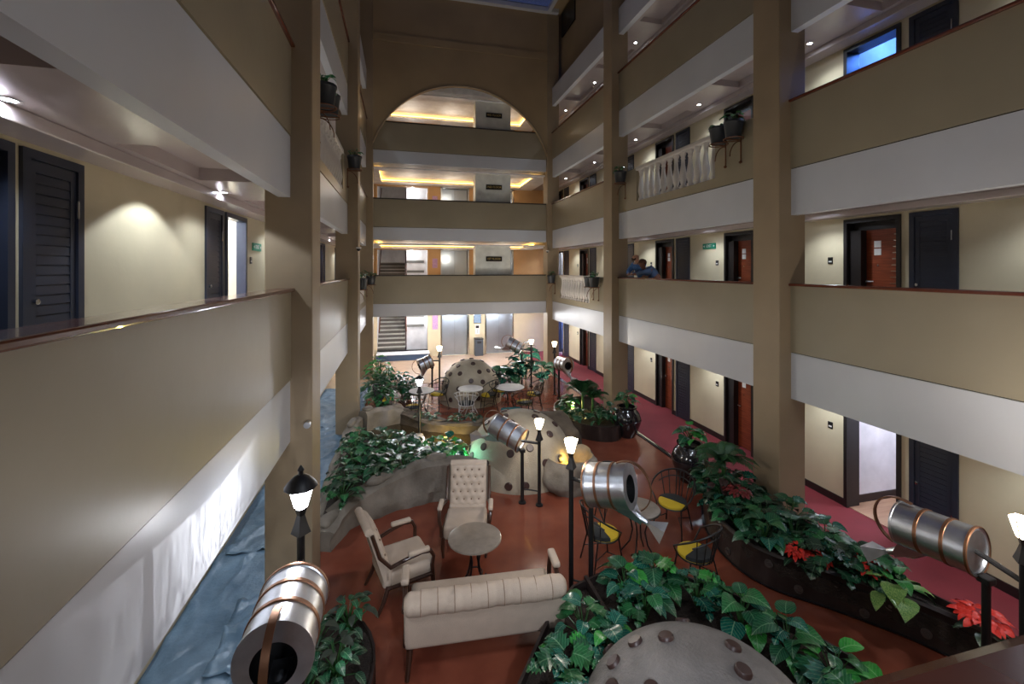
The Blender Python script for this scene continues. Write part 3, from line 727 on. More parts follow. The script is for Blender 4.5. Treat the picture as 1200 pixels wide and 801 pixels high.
MB().strip(FS, .03, .44, .465, -.03).build('top_edge', mat('edge_highlight', (96, 88, 84), .3, .5), t); MB().strip(FS, .05, 0.0, .03, .03).build('bottom_edge', BLACK, t)  # paler metal paints a highlight along the planter's top edge
MB().strip(spline(BACK), .02, 0, .42).build('back_panel', TROUGH, t)
MB().prism([(x+.03, y) for x, y in FRONT][::-1]+BACK[::-1], .02, .34).build('soil', SOIL, t)
for k, zz in ((17, .12), (23, .3), (26, .12), (29, .3), (31, .1), (33, .28), (36, .14), (38, .3), (40, .14), (42, .3)):
    p = Vector(FS[k]); d = (Vector(FS[k+1])-Vector(FS[k-1])).normalized(); nn = Vector((d.y, -d.x, .1))
    f = -.06*zz/.45
    MB().lathe([(.05, -.02), (.05, .015), (.034, .015), (.034, .004), (.018, .004), (.018, .02)], 14, (p.x+d.y*f, p.y-d.x*f, zz), nn).build('ring_boss', mat('boss_metal', (108, 102, 98), .35, .6), t, True)
MID = spline([(5.45, 10.35), (5.15, 9.95), (4.75, 9.95), (4.35, 10.3), (4.12, 10.85), (4.1, 11.6), (4.4, 12.2), (5.0, 12.5), (5.6, 12.4)])
t = thing('round_planter', 'low dark curved planter with palms beside the far glazed pot', 'planter', (0, 0, 0))
MB().strip(MID, .025, 0, .36).build('rim_wall', TROUGH, t); MB().prism(MID[::-1], .01, .28).build('soil', SOIL, t)
SB = [(-.75+.5*math.cos(a*PI/12), 4.55+.75*math.sin(a*PI/12)) for a in range(24)]
t = thing('oval_planter', 'oval dark planter of dry leafy shrubs below the capped lamp', 'planter', (0, 0, 0))
MB().strip(SB+SB[:1], .025, 0, .36).build('rim_wall', TROUGH, t); MB().prism(SB, .01, .3).build('soil', SOIL, t)
# ------------------------------------------------------------------ rocks and pond
def stone_mesh(seed, sx, sy, sz, sub=3):
    bm = bmesh.new(); bmesh.ops.create_icosphere(bm, subdivisions=sub, radius=1)
    for v in bm.verts:
        n = noise.noise(v.co*1.3+Vector((seed*7.1, 0, 0)))*.32+noise.noise(v.co*3.1+Vector((seed*3.7, 5, 0)))*.12
        c = v.co*(1+n); e = .72
        v.co = Vector((math.copysign(abs(c.x)**e, c.x)*sx, math.copysign(abs(c.y)**e, c.y)*sy, math.copysign(abs(c.z)**e, c.z)*sz))
    me = bpy.data.meshes.new('stone'); bm.to_mesh(me); bm.free()
    for p in me.polygons: p.use_smooth = True
    me.materials.append(ROCK); return me
def rock_border(name, label, path, wid, hts, m=ROCK, step=1, seed=1):
    """moulded rock wall: a lumpy continuous core with separate cap stones along the top"""
    t = thing(name, label, 'rock wall', (path[0][0], path[0][1], 0))
    n = len(path); P = spline(path, 8); H = [hts[0]]
    for i in range(n-1): H += [hts[i]+(hts[i+1]-hts[i])*k/8 for k in range(1, 9)]
    prof = [(.6, 0), (.62, .25), (.56, .5), (.6, .75), (.66, .9), (.45, 1.0), (0, .97), (-.4, .92), (-.5, .6), (-.5, 0)]
    b = MB(); q = len(prof)
    for i, p in enumerate(P):
        d = Vector(P[min(i+1, len(P)-1)])-Vector(P[max(i-1, 0)]); d.normalize(); nn = Vector((d.y, -d.x))
        for u, v in prof:
            z = H[i]*v; x, y = Vector(p)+nn*u*wid*1.5
            k = noise.noise(Vector((x*2.2, y*2.2, z*2.4+seed)))*.10+noise.noise(Vector((x*6, y*6, z*6+seed)))*.035
            b.v.append((x+nn.x*k-path[0][0], y+nn.y*k-path[0][1], max(0, z+(k*.7 if v > 0 else 0))))
    for i in range(len(P)-1):
        for k in range(q-1): b.f.append((i*q+k, i*q+k+1, i*q+q+k+1, i*q+q+k))
    b.f += [tuple(range(q-1, -1, -1)), tuple((len(P)-1)*q+k for k in range(q))]
    b.build('core', m, t, True)
    for i in range(n-1):
        a, c = Vector(path[i]), Vector(path[i+1]); d = c-a
        if (i+seed) % 2: continue
        me = stone_mesh(seed+i, d.length*.4, wid*.5, .07); me.materials.clear(); me.materials.append(m); p = a+d*.5
        inst(me, 'stone', t, (p.x-path[0][0], p.y-path[0][1], (hts[i]+hts[i+1])/2-.02), (0, 0, math.atan2(d.y, d.x)))
    return t
rock_border('rock_border', 'grey rock edging of the leafy bed behind the armchairs', [(-1.2, 7.1), (-1.02, 7.55), (-.62, 7.95), (-.1, 8.2), (.4, 8.3), (.85, 8.32), (1.3, 8.3)], .24, [.3, .4, .5, .62, .72, .74, .66], seed=4)
rock_border('rock_border', 'low rock edging of the leafy bed along the blue sheeting', [(-1.2, 7.3), (-1.28, 8.2), (-1.32, 9.1), (-1.25, 10.0), (-1.2, 10.9), (-1.1, 11.5)], .16, [.22, .25, .3, .36, .5, .6], seed=14)
rock_border('rock_ridge', 'brown rock ridge along the far side of the pond', [(-.3, 12.3), (.2, 11.9), (.6, 11.4), (1.1, 11.0), (1.7, 10.9), (2.3, 11.0), (2.9, 11.2)], .22, [.5, .5, .45, .45, .42, .4, .4], ROCKB, seed=24)
rock_border('rock_ledge', 'pale flat rock ledge at the head of the pond by the pillar', [(-.95, 11.55), (-.7, 11.75), (-.3, 12.0), (.05, 12.1)], .24, [.7, .72, .66, .55], ROCK, seed=34)
tag(inst(stone_mesh(44, .34, .26, .42), 'boulder', None, (1.25, 8.12, .24)), 'rounded grey boulder between the tufted armchair and the beige dome', 'rock')
tag(inst(stone_mesh(45, .22, .16, .1), 'boulder', None, (.28, 10.3, .34)), 'pale flat stone sitting in the pond behind the leafy bed', 'rock')
tag(inst(stone_mesh(49, .62, .55, .62), 'boulder', None, (3.2, 9.35, .3)), 'big brown boulder leaning on the beige dome on the carpet side', 'rock').data.materials[0] = ROCKB
t = thing('rock_basin', 'hollow grey rock basin with an amber light beside the beige dome', 'rock pool', (3.15, 8.15, 0))
prof = [(.5, 0), (.54, .08), (.57, .16), (.58, .24), (.57, .32), (.56, .4), (.55, .48), (.52, .56), (.46, .6), (.4, .54), (.36, .35), (.01, .32)]
prof = [(prof[i][0]+(prof[i+1][0]-prof[i][0])*k/3, prof[i][1]+(prof[i+1][1]-prof[i][1])*k/3) for i in range(len(prof)-1) for k in range(3)]+[prof[-1]]
b = MB().lathe(prof, 56, cap=False)
for i, v in enumerate(b.v):
    n = noise.noise(Vector(v)*2.6)*.2+noise.noise(Vector(v)*6)*.07; b.v[i] = (v[0]*(1+n), v[1]*(1+n), v[2]*(1+n*.6))
b.build('rim', ROCK, t, True)
MB().lathe([(.03, .32), (.045, .4), (.03, .42)], 10).build('amber_light', mat('amber_bulb', (255, 176, 30), emit=6), t)
point((0, 0, .5), 1.2, (1, .68, .15), .03, t)
bed = [(-1.2, 7.4), (-.8, 7.9), (-.1, 8.25), (.9, 8.35), (1.3, 8.5), (1.2, 9.4), (.9, 9.9), (.2, 10.1), (-.6, 10.6), (-1.2, 10.9)]
b = MB().prism(bed, .01, .34); tag(b.build('bed_soil', SOIL), 'dark soil of the leafy bed', 'soil', kind='stuff')
pond = [(-1.1, 10.6), (-.5, 10.3), (.2, 9.9), (.9, 9.6), (1.4, 9.3), (2.0, 10.2), (2.8, 11.0), (1.7, 10.9), (1.0, 11.1), (.5, 11.6), (-.2, 12.1), (-1.0, 11.8)]
MB().prism(pond, .005, .2).build('pond_water', WATER, kind='stuff'); tag(bpy.data.objects['pond_water'], 'shallow brown pond water lit amber between the rocks', 'water', kind='stuff')
def ground_spot(label, loc, col, emit, power):
    t = thing('pond_light', label, 'light', loc)
    MB().lathe([(.05, 0), (.055, .09), (.045, .1)], 12).build('housing', BLACK, t, True)
    MB().lathe([(.001, .104), (.044, .104)], 12, cap=False).build('lens', mat('lens_%d' % int(loc[1]*100), col, emit=emit), t)
    point((0, 0, .2), power, tuple(c/255 for c in col), .04, t)
ground_spot('amber pond light glowing on the brown rock ridge', (1.0, 10.35, .2), (255, 190, 40), 12, 6)
ground_spot('white pond light shining on the pale flat stone', (.55, 10.1, .2), (235, 240, 255), 14, 4)
ground_spot('green garden light among leaves beneath the can spout', (1.15, 8.75, .34), (90, 255, 200), 8, 4)
ground_spot('yellow garden light in the low planter of palms', (4.55, 11.4, .28), (255, 205, 60), 12, 4)
# ------------------------------------------------------------------ leaves and plants
def leaf_mesh(kind, m):
    if kind == 'heart': O = [(0, .0), (.22, -.06), (.4, .06), (.46, .28), (.38, .55), (.2, .8), (0, 1)]
    elif kind == 'oval': O = [(0, 0), (.16, .05), (.27, .22), (.3, .45), (.24, .7), (.11, .9), (0, 1)]
    elif kind == 'split': O = [(0, 0), (.24, -.08), (.44, .06), (.3, .13), (.5, .26), (.33, .32), (.5, .5), (.3, .5), (.38, .73), (.18, .68), (.2, .9), (0, 1)]
    else: O = [(0, 0), (.09, .1), (.13, .4), (.09, .75), (0, 1)]
    n = len(O); vs = []; fs = []
    def z(x, y): return -.30*y*y+.10*math.sin(y*3)+abs(x)*.34-.5*x*x
    mid = [(0, y, z(0, y)) for _, y in O]
    vs += mid
    for sgn in (1, -1):
        k0 = len(vs)
        for i in range(1, n-1): x, y = O[i]; vs.append((sgn*x, y, z(x, y)))
        E = [0]+list(range(k0, k0+n-2))+[n-1]
        for i in range(n-1):
            q = [E[i], E[i+1], i+1, i]; q2 = []
            for a in q:
                if a not in q2: q2.append(a)
            if len(q2) > 2: fs.append(tuple(q2 if sgn > 0 else q2[::-1]))
    me = bpy.data.meshes.new('leaf'); me.from_pydata(vs, [], fs); me.update(); me.materials.append(m)
    for p in me.polygons: p.use_smooth = True
    return me
LC = {}
def leaf(kind, m):
    if (kind, m.name) not in LC: LC[(kind, m.name)] = leaf_mesh(kind, m)
    return LC[(kind, m.name)]
def plant(label, loc, n, rad, h, size, kinds, mats, rnd, name='leafy_plant', cat='plant', group=None, lift=.5, parts=True):
    t = thing(name, label, cat, loc, rnd.uniform(0, 6.28), group)
    st = MB(); fol = MB()
    for k in range(n):
        a = k*2.399+rnd.uniform(-.4, .4); q = math.sqrt((k+.6)/n)*rad*rnd.uniform(.8, 1.1)
        z = h*(1-lift*(q/max(rad, .01))**1.5)*rnd.uniform(.75, 1.08)
        p = Vector((q*math.cos(a)*.75, q*math.sin(a)*.75, max(.03, z)))
        st.tube([(0, 0, 0), (p.x*.35, p.y*.35, p.z*.6), tuple(p)], [.008, .007, .004], 4, caps=False)
        pitch = rnd.uniform(.05, .5)-.8*(q/max(rad, .01))*.7
        rot = Euler((pitch, rnd.uniform(-.35, .35), a-PI/2+rnd.uniform(-.5, .5)))
        me = leaf(rnd.choice(kinds), rnd.choice(mats)); s = size*rnd.uniform(.7, 1.2)
        if parts: inst(me, 'leaf', t, p, rot, s)
        else:
            M = Matrix.Translation(p) @ rot.to_matrix().to_4x4() @ Matrix.Scale(s, 4)
            fol.add([M @ v.co for v in me.vertices], [tuple(pp.vertices) for pp in me.polygons])
    if not parts: fol.build('foliage', mats[0], t, True, kind='stuff')
    if st.v: st.build('stem', LEAFM[5], t, kind='stuff')
    return t
D, Md, B, T, K, Fn = LEAFM
pr = random.Random(21)
# around the grey dome
spots = [((1.32, 3.4), 'split', 'beside the sofa corner, nearest the floor edge', .34), ((1.5, 3.9), 'split', 'with split leaves at the planter corner behind the sofa', .36), ((1.84, 4.32), 'heart', 'with heart leaves behind the sofa end', .34), ((1.98, 4.02), 'heart', 'low and dark, tucked against the dome rim behind the sofa', .3),
 ((2.55, 4.75), 'heart', 'at the tie bar of the two black posts', .34), ((2.98, 4.8), 'heart', 'with bright new leaves below the watering can', .36), ((2.62, 4.42), 'heart', 'low, between the divider and the dome', .3),
 ((3.3, 4.45), 'split', 'with split leaves, tallest, in front of the yellow seats', .36), ((3.55, 4.05), 'heart', 'with broad pale-veined leaves facing the orange floor', .36), ((3.75, 3.65), 'heart', 'with bright green leaves at the bend of the planter ring', .36),
 ((3.85, 3.25), 'oval', 'with long oval leaves over the planter ring', .38), ((3.98, 2.9), 'oval', 'with long dark leaves just above the wooden handrail', .38), ((3.65, 2.85), 'oval', 'with striped leaves between dome and handrail', .36)]
for (x, y), kd, how, sz in spots:
    plant(f'philodendron {how}', (x, y, .3), 15, .28, .42, sz*.62, [kd, kd, 'split'], [D, T, Md, Md, B, B if 'bright' in how else T, D], pr, 'philodendron', group='philodendrons around the grey dome')
# long planter
ROWN = ['at its pot end', 'below the palm', 'in front of the pillar', 'beside the dark red shrub', 'by the faded red flower', 'at the widest bend', 'midway along the bend', 'behind the bright poinsettia', 'over the ring bosses', 'next to the carpet edge', 'where the planter narrows', 'near the spout']
lpos = [(5.35, 6.75), (5.1, 6.4), (5.42, 6.25), (4.9, 6.0), (5.3, 5.85), (4.8, 5.55), (5.15, 5.4), (5.55, 5.35), (4.85, 5.1), (5.2, 4.95), (5.55, 4.8), (5.3, 4.5), (5.62, 4.3)]
for i, (x, y) in enumerate(lpos):
    plant(f'bushy split-leaf plant in the long planter, {ROWN[i % 12]}{", tallest" if i == 12 else ""}', (x, y, .34), 24, .38, .46 if i < 12 else .4, .21, ['split', 'heart', 'split'], [D, Md, K, T, D], pr, 'split_leaf_plant', group='split-leaf plants in the long planter')
plant('bright variegated plant lit beneath the spout in the long planter', (5.55, 3.92, .34), 12, .3, .34, .25, ['oval', 'heart'], [VARIEG, B, VARIEG], pr, 'variegated_plant')
def poinsettia(label, loc, m, s=1):
    t = thing('poinsettia', label, 'flower', loc, pr.uniform(0, 6))
    for k in range(44):
        a = k*2.399; q = .02*math.sqrt(k)*s*1.0; inst(leaf('oval', m), 'petal', t, (q*math.cos(a), q*math.sin(a), .24*s-q*.5), (pr.uniform(-.4, .3), pr.uniform(-.5, .5), a-PI/2), .085*s)
    for k in range(6):
        a = k*1.05; inst(leaf('oval', K), 'leaf', t, (.1*math.cos(a), .1*math.sin(a), .1), (-.1, 0, a-PI/2), .14)
    MB().tube([(0, 0, 0), (0, 0, .22*s)], .012, 6).build('stem', Fn, t)
poinsettia('bright red poinsettia at the front edge of the long planter', (4.98, 4.7, .36), FRED, 1.1)
poinsettia('second bright red poinsettia, just beyond it along the planter edge', (5.12, 4.56, .36), FRED, 1.0)
poinsettia('tall red poinsettia next to the variegated leaves', (5.5, 4.2, .4), FRED, 1.1)
poinsettia('faded red poinsettia deep among dark leaves in front of the pillar', (4.98, 5.75, .62), FDARK, 1.1)
poinsettia('dark red poinsettia beside the post at the narrow planter end', (5.85, 3.3, .36), FRED, 1.3)
plant('dark brownish shrub in the long planter between palm and faded red flower', (4.98, 6.05, .4), 26, .26, .62, .16, ['oval'], [mat('leaf_maroon', (52, 34, 30), .5), K], pr, 'dark_shrub')
def palm(label, loc, n, L, m, rnd, name='palm', h=.25, lo=.35, hi=1.2):
    t = thing(name, label, 'plant', loc, rnd.uniform(0, 6))
    MB().tube([(0, 0, 0), (0, 0, h)], .035, 8).build('stem', Fn, t)
    for k in range(n):
        a = k*2.399; el = rnd.uniform(lo, hi); f = MB(); pts = []
        for i in range(9):
            s = i/8; pts.append(Vector((math.cos(a)*L*s*math.cos(el), math.sin(a)*L*s*math.cos(el), h+L*(s*math.sin(el)-.55*s*s))))
        f.tube(pts, .006, 4)
        for i in range(1, 9):
            d = (pts[i]-pts[i-1]).normalized(); sd = d.cross(Vector((0, 0, 1))).normalized(); ll = .26*L*(1-.55*abs(i/8-.35))
            for q in (1, -1):
                for hh in (0, .33, .66):
                    p = pts[i]-d*hh*L/8; e = p+sd*q*ll+d*ll*.6-Vector((0, 0, ll*.35)); wv = d*.008
                    f.add([p-wv, p+wv, (p+e)/2+wv*1.6, e, (p+e)/2-wv*1.6], [(0, 1, 2, 3, 4)])
        f.build('frond', m, t)
    return t
palm('fern-like palm with drooping fronds against the broad pillar', (5.3, 6.45, .34), 15, .62, mat('palm_green', (44, 88, 48), .4, rgb2=(28, 62, 36)), pr, h=.62)
palm('tall palm in the low planter, slim upright fronds before the slim pillar', (4.75, 11.2, .28), 11, .75, MATS['palm_green'], pr, h=.6, lo=.75, hi=1.4)
palm('smaller palm at the back of the low planter by the pillar', (5.0, 11.1, .28), 9, .62, MATS['palm_green'], pr, h=.45, lo=.7, hi=1.35)
for i, (x, y, wd) in enumerate([(4.4, 10.6, 'at the front'), (4.8, 10.3, 'facing the boulder'), (5.2, 10.3, 'closest to the glazed pot'), (4.3, 11.2, 'under the yellow light'), (5.2, 10.8, 'between the palms'), (4.6, 11.8, 'at the back')]):
    plant(f'low green plant in the palm planter, {wd}', (x, y, .28), 16, .32, .36, .2, ['split', 'oval'], [D, Md, B], pr, 'low_plant', group='low plants in the palm planter', parts=False)
# bed behind the armchairs
bpos = [(-.95, 7.75), (-.95, 8.3), (-.45, 8.3), (.05, 8.55), (-.9, 8.9), (-.4, 8.85), (.5, 8.6), (.95, 8.65), (-.95, 9.5), (-.4, 9.45), (.15, 9.1), (.65, 9.15), (-.9, 10.1), (-.35, 9.95), (.1, 9.6), (1.0, 9.1)]
BW = ['by its lowest corner', 'beside the blue sheeting', 'in the front row', 'behind the left armchair', 'second along the sheeting', 'in the middle of the bed', 'right behind the tufted armchair', 'under the can spout', 'third along the sheeting', 'in the shadowed middle', 'next to the pond edge', 'in the bright light by the pond', 'at the far corner near the slim pillar', 'in front of the flat stone', 'under the white pond light', 'touching the beige dome']
for i, (x, y) in enumerate(bpos):
    br = i in (7, 11, 15)
    plant(f'dense green plant of the rock-edged bed, {BW[i].replace("left armchair", "side-on armchair")}', (x, y, .34), 26, .36, .42, .17, ['split', 'split', 'heart'], [B, Md, T] if br else [D, Md, K, D], pr, 'bed_plant', group='plants of the rock-edged bed')
for i, (x, y) in enumerate([(.45, 11.55), (.75, 11.3), (1.3, 11.15), (1.75, 11.1)]):
    plant(f'small dark plant on the pond ridge, {ORD[i]} from the cool lamp', (x, y, .3), 14, .22, .3, .14, ['oval', 'split'], [K, D], pr, 'ridge_plant', group='plants on the pond ridge', parts=False)
# far clumps by stairs and lifts
for i, (x, y, h) in enumerate([(-.75, 14.2, 1.0), (-.5, 14.9, 1.1), (-.8, 15.6, 1.3), (0.0, 15.2, .8), (.2, 14.6, .7), (-.55, 13.5, .8)]):
    plant(f'leafy clump by the stairs, {["low front", "second", "tallest", "widest", "last", "pond side"][i]} one', (x, y, 0), 60, .6, h, .2, ['split', 'oval'], [[D, Md, B, T][i % 4]], pr, 'stair_side_plant', group='clumps by the stairs', lift=.55, parts=False)
for i, (x, y, h, n) in enumerate([(4.5, 16.0, 1.5, 18), (4.1, 15.6, 1.0, 20), (3.7, 15.4, .8, 20), (4.9, 15.2, .9, 18), (3.4, 15.1, .7, 18)]):
    plant(f'big-leaved teal plant opposite the lifts, {["tallest", "second tallest", "leaning over the dome", "at the carpet side", "lowest"][i]}', (x, y, 0), n, .5, h, .42, ['heart', 'split'], [T, D, T], pr, 'big_leaf_plant', group='big-leaved plants opposite the lifts')
# shrubs in the oval planter
for i, (x, y) in enumerate([(-.85, 4.2), (-.6, 4.45), (-.85, 4.75), (-.55, 5.0)]):
    plant(f'dull dark shrub in the oval planter, {ORD[i]} counting towards the armchairs', (x, y, .3), 30, .3, .42, .13, ['oval'], [K, mat('leaf_dull', (52, 62, 48), .55, rgb2=(34, 42, 34)), D], pr, 'dull_shrub', group='shrubs in the oval planter')
# glazed pots
def pot(label, plab, x, y):
    t = thing('glazed_pot', label, 'pot', (x, y, 0), 0, 'glazed floor pots')
    MB().lathe([(.19, 0), (.2, .02), (.27, .16), (.345, .36), (.35, .46), (.3, .6), (.235, .67), (.22, .7), (.25, .73), (.25, .75), (.2, .75), (.19, .66)], 36, cap=False).build('body', POTG, t, True)
    MB().lathe([(.346, .4), (.356, .41), (.356, .43), (.346, .44)], 36, cap=False).build('ridge', POTG, t, True)
    MB().lathe([(.001, .68), (.2, .68)], 24, cap=False).build('soil', SOIL, t)
    plant(plab, (x, y, .68), 18, .26, .42, .2, ['split', 'heart'], [D, Md, B], pr, 'potted_plant', group='plants in the glazed pots')
pot('glossy black round pot on the terracotta at the long planter end', 'green plant growing in the pot at the long planter end', 5.56, 7.72)
pot('glossy black round pot beside the low palm planter', 'green plant growing in the pot by the palm planter', 5.5, 10.15)
# ------------------------------------------------------------------ balcony buckets on iron brackets
def bucket(label, x, y, z, side, double=False, n=10):
    t = thing('balcony_bucket', label, 'plant pot', (x, y, z), 0, 'balcony buckets on brackets')
    offs = (-.2, .2) if double else (0,)
    for o_ in offs:
        MB().lathe([(.13, 0), (.135, .02), (.165, .27), (.175, .28), (.175, .32), (.155, .32), (.15, .28), (.001, .27)], 20, (0, o_, 0)).build('bucket', POTB, t, True)
        MB().tube([(side*.16, o_, -.02), (-side*.17, o_, -.02)], .01, 6).build('bracket_arm', RUST, t)
        MB().tube([(side*.16, o_, .02), (side*.16, o_, -.42)], .012, 6).lathe([(.001, -.46), (.03, -.44), (.03, -.42), (.001, -.4)], 8, (side*.15, o_, 0)).build('bracket_leg', RUST, t)
        MB().tube([(side*.16-side*.3*math.sin(i*PI/12)*.8, o_, -.04-.3*(1-math.cos(i*PI/12))) for i in range(7)][::-1], .009, 6).build('bracket_scroll', RUST, t)
    rg = MB()
    for o_ in offs: rg.tube([(.17*math.cos(a*PI/10), o_+.17*math.sin(a*PI/10), -.01) for a in range(20)], .009, 5, closed=True)
    rg.build('bracket_ring', RUST, t)
    for q, o_ in enumerate(offs):
        plant(label.replace('black bucket', 'leafy plant').replace('pair of leafy', 'leafy')+(f', {ORD[q]} of its pair' if double else ''), (x, y+o_, z+.27), n if q == 0 else 7, .17, .24 if q == 0 else .1, .13, ['oval', 'heart'], [Md, B, D], pr, 'balcony_plant', group='plants in balcony buckets', parts=False)
bucket('pair of black buckets beside the broad pillar, second floor over the carpet', 5.97, 7.2, 6.62, 1, True)
bucket('black bucket beside the slim pillar, second floor over the carpet', 5.97, 11.4, 6.62, 1)
bucket('pair of black buckets beside the slim pillar, first floor over the carpet', 5.97, 13.35, 3.62, 1, True)
bucket('black bucket beside the corner pillar, first floor over the carpet', 5.97, 17.35, 3.62, 1)
bucket('pair of black buckets high on the sheeting side, second floor', -1.12, 7.3, 6.62, -1, True)
bucket('black bucket by the slim pillar on the sheeting side, second floor', -1.12, 11.4, 6.62, -1)
bucket('black bucket near the slim pillar on the sheeting side, first floor', -1.12, 13.3, 3.62, -1)
bucket('black bucket in the corner above the stair clumps, first floor', -1.12, 17.35, 3.62, -1)
# ------------------------------------------------------------------ lounge seating
def rbox(x0, x1, y0, y1, z0, z1, bev=.05, seg=3):
    bm = bmesh.new(); bmesh.ops.create_cube(bm, size=1)
    for v in bm.verts: v.co = Vector(((x0+x1)/2+v.co.x*(x1-x0), (y0+y1)/2+v.co.y*(y1-y0), (z0+z1)/2+v.co.z*(z1-z0)))
    bmesh.ops.bevel(bm, geom=bm.edges[:], offset=bev, segments=seg, affect='EDGES', profile=.6)
    b = MB(); b.v = [tuple(v.co) for v in bm.verts]; bm.verts.index_update(); b.f = [tuple(v.index for v in f.verts) for f in bm.faces]; bm.free(); return b
def tufted(w_, h, nx, nz, depth=.03, res=44, dome_=.07, roll=0):
    """front face of a tufted back (x across, z up, -y... front is +y); dimples on a diamond grid"""
    b = MB(); pts = []
    for i in range(nz):
        for j in range(nx-(i % 2)): pts.append((-w_/2+w_*(j+.5+(.5 if i % 2 else 0))/nx, h*(i+.7)/(nz+.4)))
    for iz in range(res+1):
        for ix in range(res+1):
            x = -w_/2+w_*ix/res; z = h*iz/res; ex = 1-abs(2*x/w_)**4; ez = 1-abs(2*z/h-1)**6
            y = dome_*(max(ex*ez, 0))**.5
            for px, pz in pts: y -= depth*math.exp(-((x-px)**2+(z-pz)**2)/.0011)
            b.v.append((x, y, z))
    for iz in range(res):
        for ix in range(res):
            a = iz*(res+1)+ix; b.f.append((a, a+1, a+res+2, a+res+1))
    n0 = len(b.v); e = [iz*(res+1) for iz in range(res+1)]+[res*(res+1)+ix for ix in range(1, res+1)]+[iz*(res+1)+res for iz in range(res-1, -1, -1)]+[ix for ix in range(res-1, 0, -1)]
    for k in e: x, y, z = b.v[k]; b.v.append((x, -.07, z))
    m_ = len(e)
    for k in range(m_): b.f.append((e[k], e[(k+1) % m_], n0+(k+1) % m_, n0+k))
    b.f.append(tuple(n0+k for k in range(m_)))
    return b, pts
def armchair(label, loc, rz):
    """faces +y"""
    t = thing('armchair', label, 'armchair', loc, rz, 'tufted armchairs of the lounge')
    W = .62
    rbox(-W/2, W/2, -.26, .32, .26, .46, .06).build('seat', FAB, t, True)
    tb, pts = tufted(W-.04, .68, 5, 6)
    Mx = Matrix.Translation((0, -.26, .38)) @ Matrix.Rotation(.3, 4, 'X')
    bk = tb.xf(Mx).build('backrest', FAB, t, True)
    for k, (px, pz) in enumerate(pts):
        c = Mx @ Vector((px, .042, pz)); MB().lathe([(.001, .012), (.012, .006), (.014, -.006)], 8, c, (0, 1, .25)).build('button', mat('shaded_button', (120, 98, 82), .8), bk)  # buttons tinted darker than the cloth to give the dimples' shade
    MB().tube([Mx @ Vector((-W/2+.02, -.05, .69)), Mx @ Vector((0, -.05, .70)), Mx @ Vector((W/2-.02, -.05, .69))], .05, 12).build('top_roll', FAB, t, True)
    rbox(-W/2+.02, W/2-.02, -.34, -.22, .27, .5, .04).build('back_lower', FAB, t, True)
    for s in (-1, 1):
        x = s*(W/2+.025)
        MB().tube([Mx @ Vector((x, -.03, .66)), Mx @ Vector((x, -.03, .35)), (x, -.26, .55), (x*1.06, -.08, .6), (x*1.12, .12, .635), (x*1.12, .24, .62), (x*1.1, .28, .54), (x*1.02, .27, .42), (x, .28, .3)], [.022, .024, .026, .024, .022, .026, .024, .024, .026], 8).build('arm', WALNUT, t, True)
        rbox(x*1.12-.035, x*1.12+.035, -.06, .22, .635, .69, .025).build('arm_pad', FAB, t, True)
        MB().tube([(x*.92, .28, .3), (x*.95, .3, .16), (x*.92, .29, 0)], [.032, .026, .018], 8).build('leg', WALNUT, t, True)
        MB().tube([(x*.9, -.28, .3), (x*.92, -.34, .14), (x*.95, -.42, 0)], [.032, .026, .02], 8).build('leg', WALNUT, t, True)
        MB().tube([(x, -.3, .3), (x, .28, .3)], .022, 6).build('side_rail', WALNUT, t, True)
    return t
armchair('cream tufted armchair seen side-on beside the rock-edged bed', (0.02, 6.02, 0), math.radians(17-90))
armchair('cream tufted armchair facing out behind the round lounge table', (.95, 6.72, 0), math.radians(180-13))
def sofa(label, loc, rz):
    t = thing('sofa', label, 'sofa', loc, rz)
    W = 1.72; x0 = -W/2
    rbox(-W/2+.04, W/2-.04, -.2, .42, .27, .47, .06).build('seat', FAB, t, True)
    b = rbox(-W/2, W/2, -.06, .06, 0, .5, .05, 3); b.xf(Matrix.Translation((0, -.27, .27)) @ Matrix.Rotation(.16, 4, 'X')).build('backrest', FAB, t, True)
    n = 80; rl = MB(); pts = []; rs = []
    for i in range(n+1):
        x = -W/2+W*i/n; f = (i % 8)/8; g = .006*math.exp(-((f-.5)*6)**2)
        e = min(1, (i+.5)/3, (n-i+.5)/3)
        pts.append((x, -.34+.012*noise.noise(Vector((x*3, 0, 0))), .755+.014*noise.noise(Vector((x*4, 7, 0))))); rs.append((.115-g)*e**.4)
    rl.tube(pts, rs, 20); rl = rl.build('top_roll', FAB, t, True)
    for i in range(1, 10): 
        x = -W/2+W*i/10; MB().tube([(x, -.34-.118*math.cos(a), .755+.118*math.sin(a)) for a in [-.6+.4*k for k in range(8)]], .004, 4).build('pleat_cord', mat('seam_thread', (150, 126, 106), .9), rl)
    for s in (-1, 1):
        x = s*(W/2-.0)
        MB().tube([(x, -.3, .66), (x, -.1, .62), (x*1.02, .2, .66), (x*1.02, .38, .62), (x*1.01, .4, .45), (x, .38, .28)], .028, 8).build('arm', WALNUT, t, True)
        rbox(x*1.02-.045, x*1.02+.045, .06, .36, .66, .73, .03).build('arm_pad', FAB, t, True)
        MB().tube([(x*.97, -.3, .56), (x*.985, -.3, .3)], .026, 8).build('back_post', WALNUT, t, True)
        MB().tube([(x*.93, -.24, .3), (x*.94, -.3, .15), (x*.96, -.38, 0)], [.036, .03, .022], 8).build('leg', WALNUT, t, True)
        MB().tube([(x*.94, .36, .3), (x*.94, .38, 0)], [.034, .02], 8).build('leg', WALNUT, t, True)
    return t
sofa('long cream sofa seen from behind with a pleated roll back', (.9, 4.96, 0), math.radians(-4))
t = thing('lounge_table', 'round grey-topped table on black iron legs between the armchairs and sofa', 'table', (.92, 5.72, 0))
MB().lathe([(.33, .69), (.345, .695), (.345, .715), (.33, .72)], 40).build('table_top', TABT, t, True)
